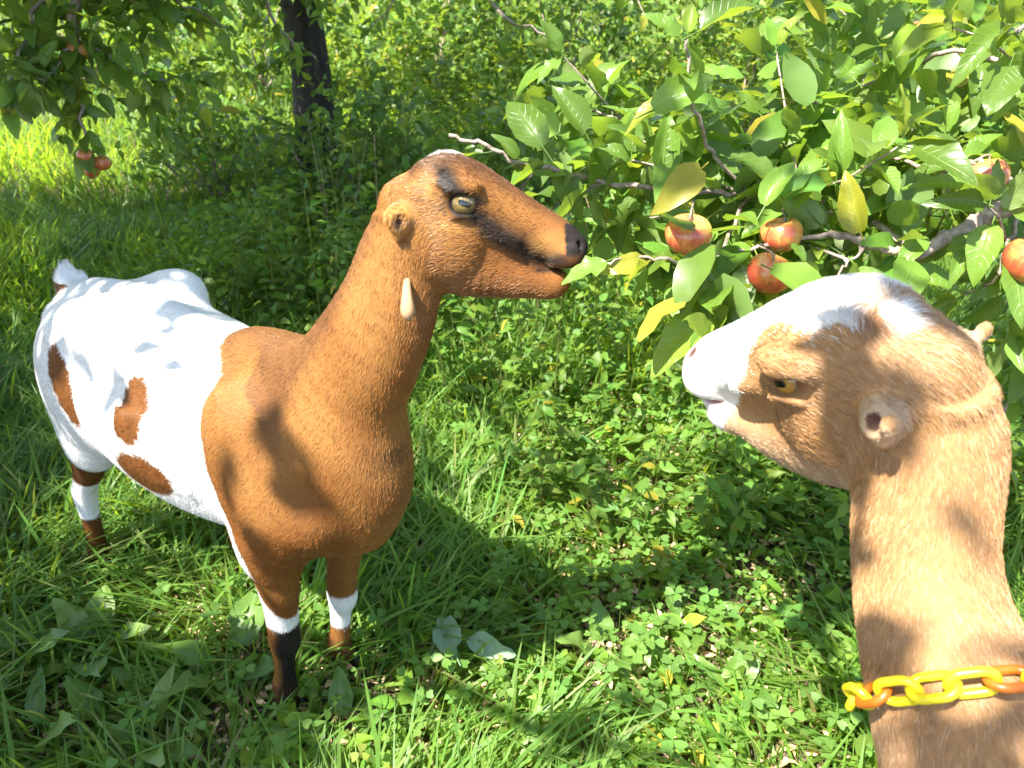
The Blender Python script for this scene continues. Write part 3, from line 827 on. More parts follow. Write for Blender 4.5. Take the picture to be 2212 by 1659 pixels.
MAT_LEAFS = leaf_material('apple_foliage', 'attr', (.05, .13, .025), (.14, .22, .09), (.50, .60, .05), .38)
MAT_GRASS = leaf_material('grass_blade', 'attr', (.05, .13, .025), (.07, .16, .04), (.60, .70, .05), .42, tr_w=.45)
MAT_HERB = leaf_material('herb_leaf', 'attr', (.05, .13, .025), (.09, .18, .05), (.56, .66, .05), .45, tr_w=.40)

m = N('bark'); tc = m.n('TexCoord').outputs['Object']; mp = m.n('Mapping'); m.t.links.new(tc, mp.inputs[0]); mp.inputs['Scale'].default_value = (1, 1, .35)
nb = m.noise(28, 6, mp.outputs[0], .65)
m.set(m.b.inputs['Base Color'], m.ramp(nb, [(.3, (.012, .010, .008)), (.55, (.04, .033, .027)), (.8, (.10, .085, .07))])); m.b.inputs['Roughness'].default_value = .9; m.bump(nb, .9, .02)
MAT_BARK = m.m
m = N('twig_bark'); tc = m.n('TexCoord').outputs['Object']; nb = m.noise(120, 4, tc)
m.set(m.b.inputs['Base Color'], m.ramp(nb, [(.3, (.13, .095, .075)), (.55, (.27, .21, .17)), (.75, (.40, .34, .29))])); m.b.inputs['Roughness'].default_value = .7; m.bump(nb, .5, .004)
MAT_TWIG = m.m

LEAF_ME = []
for i in range(10):
    r = np.random.default_rng(100 + i)
    V, Q, uv = leaf_shape(9, .022, r.uniform(.1, .5) + (.4 if i % 4 == 0 else 0), r.uniform(.0, .4) + (.3 if i % 3 == 1 else 0), r.uniform(.02, .07), r.uniform(.25, .34), r.uniform(-.5, .5), .3, i, 2)
    me = mesh('leaf', V, Q, MAT_LEAF)
    at = me.attributes.new('leafuv', 'FLOAT_VECTOR', 'POINT'); at.data.foreach_set('vector', uv.ravel())
    LEAF_ME.append(me)
LEAF_T = [leaf_shape(5, .0, f, d, .05, .29, t, .15, 40 + k, 1) for k, (f, d, t) in enumerate([(.2, .1, .2), (.5, .3, -.3), (.3, .4, .4), (.1, .2, -.2)])]
LITE_T = [leaf_shape(3, .0, f, d, .1, .31, t, 0, 80 + k, 1) for k, (f, d, t) in enumerate([(.25, .15, .2), (.5, .3, -.3), (.2, .4, .4)])]
SCRAP_T = leaf_shape(2, .0, .5, .3, .1, .25, .3, 0, 90, 1)

def put_leaf(pos, d, nrm, size, parent, k=None):
    M = orient(np.asarray(d, float), np.asarray(nrm, float))
    o = link('leaf', LEAF_ME[random.randrange(len(LEAF_ME)) if k is None else k], parent)
    mt = Matrix([[*(M[i] * size), float(pos[i])] for i in range(3)] + [[0, 0, 0, 1]])
    o.matrix_basis = mt
    return o
def leaf_cols(n, rng, base=(.105, .185, .026), var=.35, yellow=.03):
    b = np.array(base) * rng.uniform(1 - var, 1 + var, (n, 1)) * np.array([1, 1, 1]) * (1 + rng.normal(size=(n, 3)) * np.array([.12, .04, .1]))
    y = rng.random(n) < yellow
    b[y] = np.array((.34, .30, .04)) * rng.uniform(.6, 1.1, (y.sum(), 1))
    return np.clip(b, .004, .6)

def shoot_leaves(P, rng, step=.028, size=(.055, .085), start=.0, up=.4, spread=1.0, droop=.25):
    """alternate leaves along a polyline: list of (pos, dir, normal, size)"""
    seg = np.linalg.norm(np.diff(P, axis=0), axis=1); cum = np.concatenate([[0], np.cumsum(seg)]); L = cum[-1]
    out = []; s = start * L; k = rng.uniform(0, 6.28)
    while s < L:
        p = np.array([np.interp(s, cum, P[:, i]) for i in range(3)]); i = min(np.searchsorted(cum, s, 'right') - 1, len(seg) - 1)
        t = (P[i + 1] - P[i]) / (seg[i] + 1e-9)
        a = np.cross(t, [0, 0, 1.]); a /= np.linalg.norm(a) + 1e-6; b = np.cross(a, t)
        k += 2.4 + rng.normal() * .4
        d = t * .55 + spread * (a * math.cos(k) + b * math.sin(k)) + np.array([0, 0, up - droop * rng.random() * 2]) + rng.normal(size=3) * .25
        d /= np.linalg.norm(d)
        nrm = np.array([0, 0, 1.]) + rng.normal(size=3) * .55 + SUN_TO * .4
        sz = rng.uniform(*size)
        out.append((p + d * sz * .25, d, nrm, sz)); s += step * rng.uniform(.6, 1.5)
    for j in range(3):
        d = t + rng.normal(size=3) * .55; d /= np.linalg.norm(d); sz = rng.uniform(*size) * .8
        out.append((P[-1] + d * sz * .2, d, np.array([0, 0, 1.]) + rng.normal(size=3) * .5, sz))
    return out
def wob(P, n, amp, rng):
    Q = catmull(P, n); Q[1:-1] += rng.normal(size=Q[1:-1].shape) * amp; return Q

# ------------------------------------------------------------------ ground, grass, clover, herbs
def gz(x, y):
    return .012 * np.sin(x * 3.1 + 1) * np.sin(y * 2.7) + .008 * np.sin(x * 7.3 + y * 5.1)
m = N('soil'); tc = m.n('TexCoord').outputs['Object']; n1 = m.noise(9, 6, tc, .7); n2 = m.noise(70, 4, tc)
m.set(m.b.inputs['Base Color'], m.mix(.5, m.ramp(n1, [(.35, (.045, .034, .02)), (.55, (.10, .075, .04)), (.72, (.06, .075, .022))]), m.ramp(n2, [(.35, (.03, .022, .014)), (.7, (.2, .15, .085))])))
m.b.inputs['Roughness'].default_value = .95; m.bump(n2, .8, .02)
MAT_SOIL = m.m
gx = np.concatenate([np.linspace(-60, -6, 12), np.linspace(-5.5, 5.5, 90), np.linspace(6, 60, 12)]); gy = np.concatenate([np.linspace(-60, -3, 8), np.linspace(-2.5, 9, 96), np.linspace(10, 80, 14)])
X, Y = np.meshgrid(gx, gy, indexing='ij'); ny = len(gy)
i, k = np.meshgrid(np.arange(len(gx) - 1), np.arange(ny - 1), indexing='ij')
ground = link('ground', mesh('ground', np.stack([X, Y, gz(X, Y)], -1).reshape(-1, 3), np.stack([i * ny + k, (i + 1) * ny + k, (i + 1) * ny + k + 1, i * ny + k + 1], -1).reshape(-1, 4), MAT_SOIL))
tag(ground, 'brown earth under the orchard grass', 'ground', kind='structure')

def in_view(x, y, m=1.35, z=0.1):
    dx, dy, dz = x, y, z - CAM_H
    t = dy * CF[1] + dz * CF[2]
    u = dx / t; v = (dy * CU[1] + dz * CU[2]) / t
    return (t > .2) & (np.abs(u) < .651 * m) & (v > -.488 * m - .12) & (v < .60)
def field_noise(x, y, s, seed):
    return vnoise(np.stack([x, y, 0 * x], -1), s, seed)
def sample_xy(n, x0, x1, y0, y1, rng):
    x = rng.uniform(x0, x1, n); y = rng.uniform(y0, y1, n); k = in_view(x, y); return x[k], y[k]
def lush(x, y):
    """0 where clover and herbs take over, 1 where grass is thick"""
    c = np.exp(-(((x - .28) / .62) ** 2 + ((y - 1.55) / .75) ** 2))
    c = np.maximum(c, .8 * np.exp(-(((x - .45) / .6) ** 2 + ((y - .85) / .5) ** 2)))
    c = np.maximum(c, .85 * np.exp(-(((x + .30) / .32) ** 2 + ((y - 1.02) / .22) ** 2)))
    return np.clip(1 - .78 * c + .25 * field_noise(x, y, 3.2, 5), .2, 1)
def blades(x, y, rng, h, w, segs, dry=.03, lean=.55, tone=1.0):
    n = len(x)
    cl = field_noise(x, y, 5, 21); cl2 = field_noise(x, y, 6, 22)
    az = np.arctan2(cl, cl2) + rng.normal(size=n) * 1.0
    H = h(x, y) * rng.uniform(.45, 1.15, n); Wd = w * rng.uniform(.6, 1.4, n)
    re = H * lean * rng.uniform(.2, 1.9, n); dr = H * np.clip(rng.normal(.25, .25, n), 0, .75)
    tw = az + math.pi / 2 + rng.normal(size=n) * .5
    dx, dy = np.cos(az), np.sin(az); sx, sy = np.cos(tw), np.sin(tw)
    z0 = gz(x, y) - .01
    V = np.empty((n, segs + 1, 2, 3), np.float32)
    for k in range(segs + 1):
        t = k / segs
        px = x + dx * re * t ** 1.7; py = y + dy * re * t ** 1.7; pz = z0 + H * t - dr * t ** 2.6
        ww = Wd * (.55 + .9 * t) * (1 - t ** 2.2) + .0002
        for j, sg in ((0, -.5), (1, .5)):
            V[:, k, j, 0] = px + sx * ww * sg; V[:, k, j, 1] = py + sy * ww * sg; V[:, k, j, 2] = pz + (.12 * ww if j else 0)
    b = np.arange(n)[:, None] * (segs + 1) * 2 + np.arange(segs)[None] * 2
    Q = np.stack([b, b + 1, b + 3, b + 2], -1).reshape(-1, 4)
    c = np.array((.155, .25, .028)) * rng.uniform(.6, 1.35, (n, 1)) * (1 + rng.normal(size=(n, 3)) * np.array([.16, .05, .15])) * (1 + .22 * field_noise(x, y, 4, 9))[:, None] * tone
    d = rng.random(n) < dry; c[d] = np.array((.36, .28, .12)) * rng.uniform(.5, 1.1, (d.sum(), 1))
    return V.reshape(-1, 3), Q, np.repeat(np.clip(c, .004, .6), (segs + 1) * 2, 0)

def build_grass():
    r = np.random.default_rng(31)
    x, y = sample_xy(120000, -2.6, 2.4, .25, 2.3, r); k = r.random(len(x)) < lush(x, y) * .46; x, y = x[k], y[k]
    A = blades(x, y, r, lambda x, y: .05 + .17 * lush(x, y) + .05 * field_noise(x, y, 2.5, 3), .0092, 5, .075, .85)
    x, y = sample_xy(150000, -4, 3.4, 2.2, 4.4, r); k = r.random(len(x)) < lush(x, y) * .5; x, y = x[k], y[k]
    B = blades(x, y, r, lambda x, y: .20 +   .06 * field_noise(x, y, 2, 3), .0095, 4, .03)
    V, Q, C = merge([A, B])
    g = link('grass', mesh('grass', V, Q, MAT_GRASS, True, C)); tag(g, 'long green orchard grass around the goats', 'grass', kind='stuff')
    x, y = sample_xy(190000, -9, 8, 4.3, 10.5, r); k = r.random(len(x)) < .45; x, y = x[k], y[k]
    x2, y2 = sample_xy(60000, -16, 15, 10.3, 22, r)
    F = blades(x2, y2, r, lambda x, y: .34 + .08 * field_noise(x, y, 1.3, 3), .035, 2, .05, tone=1.1)
    V, Q, C = blades(x, y, r, lambda x, y: .26 + .08 * field_noise(x, y, 1.3, 3), .0125, 3, .04, tone=1.15)
    V, Q, C = merge([(V, Q, C), F])
    g = link('tall_grass', mesh('tall_grass', V, Q, MAT_GRASS, True, C)); tag(g, 'tall uncut grass in the orchard beyond the goats', 'grass', kind='stuff')

def build_clover():
    r = np.random.default_rng(32)
    # heart-shaped leaflet
    th = [(0, 0), (.35, .30), (.75, .44), (1.0, .30), (.9, 0), (1.0, -.30), (.75, -.44), (.35, -.30)]
    V = np.array([(a, b, .10 * abs(b) + .06 * a) for a, b in th] + [(.55, 0, -.0)]); Q = np.array([(0, 1, 2, 8), (8, 2, 3, 4), (8, 4, 5, 6), (0, 8, 6, 7)], np.int32)
    T = (V, Q, None)
    x, y = sample_xy(8500, -1.6, 1.6, .45, 3.2, r)
    k = r.random(len(x)) < np.clip(1.05 - lush(x, y), .03, 1) * (.35 + .65 * (field_noise(x, y, 4.5, 77) > -.1)); x, y = x[k], y[k]
    n = len(x); h = r.uniform(.03, .13, n)
    p = np.stack([x, y, gz(x, y) + h], -1)
    tilt = r.normal(size=(n, 3)) * .35 + np.array([0, 0, 1])
    sets = []; az = r.uniform(0, 6.28, n); col = leaf_cols(n, r, (.14, .25, .032), .3, .02); sz = r.uniform(.012, .028, n)
    for j in range(3):
        a = az + j * 2.094 + r.normal(size=n) * .12
        d = np.stack([np.cos(a), np.sin(a), r.normal(size=n) * .15 - .05], -1)
        sets.append(scatter(T, p, orient(d, tilt), sz, col))
    # stalks
    q = np.stack([x + r.normal(size=n) * .012, y + r.normal(size=n) * .012, gz(x, y)], -1)
    s = np.array([.0008, 0, 0]); SV = np.stack([q - s, q + s, p + s, p - s], 1).reshape(-1, 3)
    sets.append((SV, np.arange(n * 4).reshape(-1, 4), np.repeat(col * .8, 4, 0)))
    V, Q, C = merge(sets)
    g = link('clover', mesh('clover', V, Q, MAT_HERB, True, C)); tag(g, 'low clover with small three-part leaves between the grass tufts', 'clover', kind='stuff')

def herb_mass(name, label, cat, spots, rng, leaf=(.03, .05), base=(.10, .185, .03), tmpl=None, yellow=.02, kind='stuff'):
    """stems with leaves: spots = list of (x, y, height, leaves)"""
    sets = []; tm = tmpl or LITE_T
    P, D, Nn, S = [], [], [], []
    SV = []
    for (x, y, h, nl) in spots:
        z = float(gz(x, y)); ln = rng.normal(size=2) * h * .22
        top = np.array([x + ln[0], y + ln[1], z + h])
        b = np.array([x, y, z]); 
        w = .0018 + .0015 * h
        for s in (np.array([w, 0, 0]), np.array([0, w, 0])): SV += [b - s, b + s, top + s * .4, top - s * .4]
        t = rng.uniform(.12, 1.0, nl) ** .8
        a = rng.uniform(0, 6.28, nl)
        d = np.stack([np.cos(a), np.sin(a), rng.normal(.15, .35, nl)], -1)
        pp = b + (top - b) * t[:, None] + d * (rng.uniform(0, .10, nl) * h)[:, None]
        P.append(pp); D.append(d); Nn.append(rng.normal(size=(nl, 3)) * .5 + np.array([0, 0, 1])); S.append(rng.uniform(*leaf, nl))
    P, D, Nn, S = np.vstack(P), np.vstack(D), np.vstack(Nn), np.concatenate(S)
    col = leaf_cols(len(P), rng, base, .4, yellow) * (1 + .25 * field_noise(P[:, 0], P[:, 1], 2.5, 14))[:, None]
    w = rng.integers(0, len(tm), len(P))
    for k in range(len(tm)):
        q = w == k
        if q.any(): sets.append(scatter(tm[k], P[q], orient(D[q], Nn[q]), S[q], col[q]))
    SV = np.array(SV); sets.append((SV, np.arange(len(SV)).reshape(-1, 4), np.tile((.16, .15, .06), (len(SV), 1))))
    V, Q, C = merge(sets)
    o = link(name, mesh(name, V, Q, MAT_HERB, True, C)); tag(o, label, cat, kind=kind); return o

def build_herbs():
    r = np.random.default_rng(33)
    sp = []
    for _ in range(420):                                     # behind the brown goat's head, under the trees
        x, y = r.uniform(-1.3, 1.3), r.uniform(2.1, 4.6)
        if not in_view(x, y, 1.25): continue
        sp.append((x, y, r.uniform(.15, .62) * (1 + .35 * field_noise(x, y, 2.2, 55)), int(r.integers(16, 46))))
    for _ in range(120):
        x, y = r.uniform(-.1, 1.6), r.uniform(1.5, 2.4); sp.append((x, y, r.uniform(.1, .3), int(r.integers(12, 26))))
    herb_mass('undergrowth', 'knee-high leafy weeds and seedlings behind the goats', 'undergrowth', sp, r, (.028, .055))
    sp = []
    for _ in range(520):
        x, y = r.uniform(-4.5, 5), r.uniform(4.4, 8.5)
        if not in_view(x, y, 1.2) or (x < -1.2 and y < 7.2) or field_noise(x, y, 1.6, 66) < -.25: continue
        sp.append((x, y, r.uniform(.35, .95), int(r.integers(24, 44))))
    herb_mass('bramble', 'waist-high tangle of leafy bramble beyond the apple trees', 'undergrowth', sp, r, (.05, .085), (.135, .215, .034), yellow=.06)
    # small two-leaved seedlings and clumps in the near sward
    sp = []
    for _ in range(560):
        x, y = r.uniform(-.5, 1.0), r.uniform(.6, 2.2)
        sp.append((x, y, r.uniform(.03, .10), int(r.integers(4, 9))))
    herb_mass('ground_herb', 'small broad-leaved herbs in the short grass', 'herb', sp, r, (.03, .062), (.14, .245, .034))

def build_stems():
    r = np.random.default_rng(36); parts = []
    for _ in range(70):
        x, y = r.uniform(-.9, 1.5), r.uniform(2.9, 4.6); h = r.uniform(.25, .8); b = np.array([x, y, 0]); e = b + np.array([r.normal() * .12, r.normal() * .12, h])
        P = np.array([b, (b + e) / 2 + r.normal(size=3) * .015, e]); parts.append(tube(P, [.0028, .0022, .001], 5))
    V, F4, F3 = join(parts); m = N('dry_stem'); m.set(m.b.inputs['Base Color'], m.ramp(m.noise(12, 2), [(.35, (.14, .10, .05)), (.65, (.38, .29, .15))])); m.b.inputs['Roughness'].default_value = .8
    tag(link('dry_stalk', mesh('dry_stalk', V, [F4, F3], m.m)), 'thin dry stalks standing among the weeds', 'stalks', kind='stuff')

def build_litter():
    r = np.random.default_rng(34)
    x, y = sample_xy(26000, -1.8, 1.6, .45, 2.6, r); n = len(x)
    p = np.stack([x, y, gz(x, y) + r.uniform(.004, .045, n)], -1)
    d = r.normal(size=(n, 3)) * np.array([1, 1, .25]); nr = r.normal(size=(n, 3)) * .4 + np.array([0, 0, 1])
    col = np.array((.42, .30, .17)) * r.uniform(.35, 1.5, (n, 1)) * (1 + r.normal(size=(n, 3)) * .1)
    V, Q, C = scatter(SCRAP_T, p, orient(d, nr), r.uniform(.010, .032, n), np.clip(col, .01, .7))
    m = N('dead_leaf'); m.set(m.b.inputs['Base Color'], m.n('Attribute', attribute_name='col').outputs['Color']); m.b.inputs['Roughness'].default_value = .8
    g = link('leaf_litter', mesh('leaf_litter', V, Q, m.m, True, C)); tag(g, 'scraps of dry brown leaf on the earth between the grass', 'leaf litter', kind='stuff')

m = N('weed_leaf')
tc = m.n('TexCoord').outputs['Object']; ri = m.n('ObjectInfo').outputs['Random']
uvn = m.n('Attribute', attribute_name='leafuv'); sx = m.n('SeparateXYZ'); m.t.links.new(uvn.outputs['Vector'], sx.inputs[0])
bs = m.ramp(ri, [(0, (.065, .14, .026)), (.6, (.10, .185, .032)), (1, (.14, .22, .042))])
sb = m.n('Math', operation='SUBTRACT'); m.t.links.new(sx.outputs[1], sb.inputs[0]); sb.inputs[1].default_value = .5
ab = m.n('Math', operation='ABSOLUTE'); m.t.links.new(sb.outputs[0], ab.inputs[0])
bs = m.mix(m.ramp(ab.outputs[0], [(0, (.6, .6, .6)), (.05, (0, 0, 0))]), bs, (.20, .30, .12))
m.set(m.b.inputs['Base Color'], m.mix(.3, bs, m.mix(1.0, bs, m.ramp(m.noise(14, 4, tc), [(.3, (.5, .5, .5)), (.7, (1.3, 1.3, 1.3))]), 'MULTIPLY'))); m.b.inputs['Roughness'].default_value = .42
tr = m.n('BsdfTranslucent'); tr.inputs[0].default_value = (.34, .46, .05, 1); mx = m.n('MixShader'); mx.inputs[0].default_value = .3
m.t.links.new(m.b.outputs[0], mx.inputs[1]); m.t.links.new(tr.outputs[0], mx.inputs[2]); m.t.links.new(mx.outputs[0], m.out.inputs[0])
MAT_WEED = m.m
WEED_ME = []
for i, (wd, dr, fo) in enumerate([(.24, .5, .3), (.30, .35, .2), (.20, .6, .4), (.34, .3, .15)]):
    V, Q, uv = leaf_shape(8, .03, fo, dr, .08, wd, .1, .5, 60 + i, 2)
    me = mesh('leaf', V, Q, MAT_WEED); at = me.attributes.new('leafuv', 'FLOAT_VECTOR', 'POINT'); at.data.foreach_set('vector', uv.ravel()); WEED_ME.append(me)
def broad_weed(px, py, n, size, label, seed, group=None, up=.75):
    """rosette of broad leaves growing from the sward where the photo point meets the ground"""
    r = np.random.default_rng(seed)
    d = P3(px, py, 1) - CPOS; b = CPOS + d * (CAM_H / -d[2])
    root = empty('broadleaf_weed', b); tag(root, label, 'weed', group)
    for k in range(n):
        a = k * 6.283 / n + r.normal() * .3; u = up * r.uniform(.6, 1.3)
        dd = np.array([math.cos(a), math.sin(a), u]); s = size * r.uniform(.75, 1.15)
        M = orient(dd, np.array([-.6 * math.cos(a), -.6 * math.sin(a), 1.]))
        o = link('leaf', WEED_ME[int(r.integers(0, 4))], root)
        q = b + dd / np.linalg.norm(dd) * s * .62
        o.matrix_basis = Matrix([[*(M[i] * s), float(q[i])] for i in range(3)] + [[0, 0, 0, 1]])
def build_weeds():
    W = [(215, 1440, 5, .13, 'large upright broad-leaved weed alone in the shaded grass under the brown goat\'s belly side'),
         (40, 1470, 5, .12, 'broad-leaved weed in shaded grass, farthest of the group from the goats'),
         (370, 1545, 5, .085, 'rosette weed with rounded leaves beside the pale weed in shaded grass'),
         (505, 1480, 4, .12, 'pale sunlit broad-leaved weed right beside the brown goat\'s near forefoot'),
         (245, 1600, 5, .085, 'small rosette weed between two larger ones in the shaded grass'),
         (325, 1650, 5, .10, 'rosette weed with a sunlit leaf tip in the shaded grass'),
         (90, 1640, 4, .11, 'dark broad-leaved weed low in the shaded grass'),
         (745, 1610, 4, .085, 'single shaded weed just in front of the brown goat\'s two forefeet'),
         (1310, 1440, 4, .10, 'pointed-leaved bright weed at the edge of the brown goat\'s shadow'),
         (1480, 1380, 4, .085, 'dark weed inside the tip of the brown goat\'s head shadow'),
         (1390, 1500, 4, .085, 'rounded bright weed in the sunlit clover beyond the goat\'s shadow'),
         (1110, 1560, 4, .08, 'small sunlit weed beside the pale fallen leaves'),
         (1570, 1520, 5, .085, 'leafy sunlit weed in the clover below the tan goat\'s chin')]
    for i, (px, py, n, s, lb) in enumerate(W): broad_weed(px, py, n, s, lb, 70 + i, 'broad-leaved weeds', 1.5)
    m = N('pale_fallen_leaf'); m.set(m.b.inputs['Base Color'], m.ramp(m.noise(30, 3), [(.3, (.10, .17, .09)), (.7, (.20, .28, .16))])); m.b.inputs['Roughness'].default_value = .6
    for (px, py, a, s, lb) in ((985, 1415, 2.0, .125, 'pale fallen leaf lying underside up, the larger of two'), (1015, 1380, -.5, .10, 'pale fallen leaf lying underside up, the smaller of two')):
        d = P3(px, py, 1) - CPOS; b = CPOS + d * ((CAM_H - .10) / -d[2])
        V, Q, uv = leaf_shape(8, .03, .55, .25, .10, .27, .5, .25, int(px), 2)
        M = orient(np.array([math.cos(a), math.sin(a), .1]), np.array([-.3, -.5, 1.]))
        o = link('fallen_leaf', mesh('fallen_leaf', (V @ M.T) * s + b, Q, m.m)); tag(o, lb, 'leaf', 'pale fallen leaves')

# ------------------------------------------------------------------ trees, boughs, shrubs
def stamp_leaves(P, D, Nn, S, col, tm, rng):
    w = rng.integers(0, len(tm), len(P)); sets = []
    for k in range(len(tm)):
        q = w == k
        if q.any(): sets.append(scatter(tm[k], P[q], orient(D[q], Nn[q]), S[q], col[q]))
    return merge(sets)
def clusters(C, rng, per=9, r=.10, size=(.055, .085), droop=-.15):
    """leaf sprays round the given centres"""
    n = len(C) * per; c = np.repeat(C, per, 0)
    tw = np.repeat(rng.normal(size=(len(C), 3)) * np.array([1, 1, .35]), per, 0); tw /= np.linalg.norm(tw, axis=1, keepdims=True)
    t = rng.uniform(-1, 1, n)[:, None]
    P = c + tw * t * r * 1.4 + rng.normal(size=(n, 3)) * r * .22
    D = rng.normal(size=(n, 3)) * .7 + tw * .5 + np.array([0, 0, droop])
    Nn = rng.normal(size=(n, 3)) * .5 + np.array([0, 0, 1.])
    return P, D, Nn, rng.uniform(*size, n)
def wood(name, lines, mat, parent, rng, seg=7, bump=.05):
    V, F4, F3 = join([tube(P, R, seg, bump, rng) for P, R in lines])
    return link(name, mesh(name, V, [F4, F3], mat), parent)
def taper(P, r0, r1): return np.linspace(r0, r1, len(P))
def limb(A, B, rng, sag=.15, n=4, amp=.02):
    A, B = np.asarray(A, float), np.asarray(B, float); L = np.linalg.norm(B - A)
    m = (A + B) / 2 + np.array([0, 0, sag * L]) + rng.normal(size=3) * .06 * L
    return wob([A, A * .7 + m * .3 + np.array([0, 0, .05 * L]), m, B], n, amp * L, rng)

def tree_trunk(root, base, h, r, rng, lean=(0, 0), flare=1.5):
    b = np.asarray(base, float)
    z = np.linspace(-.05, h, 12); P = np.stack([b[0] + lean[0] * (z / h) + .02 * np.sin(z * 3), b[1] + lean[1] * (z / h) + .02 * np.cos(z * 2.3), z], -1)
    R = r * (1 - .3 * z / h) * (1 + (flare - 1) * np.exp(-np.maximum(z, 0) / .09))
    V, F4, F3 = tube(P, R, 18, .05, rng)
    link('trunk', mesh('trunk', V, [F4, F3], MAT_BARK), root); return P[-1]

def tree_behind():
    """apple tree whose trunk stands behind the brown goat"""
    r = np.random.default_rng(41); b = np.array([-1.18, 4.74, 0])
    root = empty('apple_tree', b); tag(root, 'apple tree with thick dark trunk and low shaded boughs behind the brown goat', 'tree', 'apple trees')
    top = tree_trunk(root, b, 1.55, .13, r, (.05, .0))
    lines = []; ends = []
    for k in range(9):
        a = k * .7 + r.normal() * .2; L = r.uniform(1.5, 2.3)
        e = top + np.array([math.cos(a) * L, math.sin(a) * L, r.uniform(.3, 1.7)])
        P = limb(top - np.array([0, 0, r.uniform(0, .3)]), e, r); lines.append((P, taper(P, .05, .008))); ends.append(P)
    # boughs that hang into the picture
    hang = [([top, P3(240, -260, 3.0), P3(175, -60, 2.45), P3(160, 90, 2.42), P3(165, 210, 2.48), P3(190, 330, 2.55)], .026),
            ([P3(160, 60, 2.42), P3(240, 130, 2.45), P3(330, 165, 2.5), P3(420, 175, 2.5)], .006),
            ([P3(175, -60, 2.45), P3(70, 40, 2.4), P3(30, 150, 2.35), P3(10, 230, 2.35)], .008),
            ([P3(160, 90, 2.42), P3(110, 150, 2.38), P3(80, 170, 2.36)], .005),
            ([top, P3(560, -160, 3.6), P3(560, -40, 3.4), P3(600, 50, 3.4), P3(640, 110, 3.45)], .02),
            ([P3(560, -40, 3.4), P3(440, 10, 3.2), P3(360, 60, 3.1)], .008),
            ([top, P3(900, -160, 3.9), P3(1000, -40, 3.8), P3(1120, 50, 3.75), P3(1230, 90, 3.75)], .02),
            ([P3(900, -160, 3.9), P3(860, -20, 3.9), P3(800, 60, 3.9)], .008),
            ([P3(175, -60, 2.45), P3(300, -40, 2.6), P3(420, 20, 2.75), P3(480, 60, 2.8)], .008),
            ([P3(1000, -40, 3.8), P3(1300, -60, 3.7), P3(1400, 40, 3.7)], .008)]
    hl = []
    for pts, r0 in hang:
        P = wob(pts, 5, .008, r); hl.append(P); lines.append((P, taper(P, r0, .0028)))
    br = wood('branch', lines, MAT_TWIG, root, r)
    lv = []
    for i, P in enumerate(hl):
        Q = P[len(P) // 3:] if i in (0, 4, 6) else P
        lv += shoot_leaves(Q, r, .015 if i in (0, 1, 2, 3) else .034, (.06, .095), .0, -.25, 1.1, .4)
        if i in (0, 1, 2, 8):
            for s in range(4):
                p = Q[int(r.integers(1, len(Q)))]; e = p + r.normal(size=3) * np.array([.12, .12, .08]) + np.array([0, 0, -.05])
                lv += shoot_leaves(np.array([p, (p + e) / 2, e]), r, .03, (.055, .085), .2, -.3)
    r.shuffle(lv)
    for (p, d, nn, s) in lv[:295]: put_leaf(p, d, nn, s, br)
    C = []
    for P in ends:
        for _ in range(50): C.append(P[int(r.integers(4, len(P)))] + r.normal(size=3) * np.array([.38, .38, .26]))
    for _ in range(430):
        a = r.uniform(0, 6.28); q = 2.1 * r.random() ** .5; z = r.uniform(1.75, 3.2)
        C.append(np.array([b[0] + q * math.cos(a), b[1] + q * math.sin(a), z]))
    for _ in range(760):                                        # unseen clusters added to shade the trunk and its bushes
        h = r.uniform(1.7, 3.5); C.append(np.array([r.uniform(-1.9, .4), r.uniform(3.5, 5.6), 0]) + SUN_TO / SUN_TO[2] * h)
    for _ in range(170):                                        # unseen leaves added above the hanging bough to darken it
        C.append(np.array([-1.35 + r.normal() * .5, 2.7 + r.normal() * .4, r.uniform(1.5, 2.2)]))
    C = np.array(C); g = C - SUN_TO / SUN_TO[2] * C[:, 2:]
    C = C[~(((g[:, 0] < -1.9) & (g[:, 1] > 4.8)) | (g[:, 1] > 6.7)) | (r.random(len(C)) < .12)]  # crown thinned where its shade would reach the sunlit grass
    C[:, 2] = np.maximum(C[:, 2], 1.5 + .1 * r.normal(size=len(C)))
    C = np.vstack([C, [P3(r.uniform(-40, 300), r.uniform(-90, 130), r.uniform(2.3, 2.7)) for _ in range(22)], [P3(r.uniform(250, 470), r.uniform(-90, 20), r.uniform(2.5, 2.9)) for _ in range(10)]])
    C = np.vstack([C, [np.array([-1.12 + r.normal() * .16, 4.55 + r.normal() * .1, r.uniform(.75, 1.25)]) for _ in range(16)]])
    P, D, Nn, S = clusters(C, r, 11, .13)
    rest = lv[295:]
    if rest:
        P = np.vstack([P, [q[0] for q in rest]]); D = np.vstack([D, [q[1] for q in rest]]); Nn = np.vstack([Nn, [q[2] for q in rest]]); S = np.concatenate([S, [q[3] for q in rest]])
    V, Q, Cc = stamp_leaves(P, D, Nn, S, leaf_cols(len(P), r), LITE_T, r)
    tag(link('foliage', mesh('foliage', V, Q, MAT_LEAFS, True, Cc), root), kind='stuff')

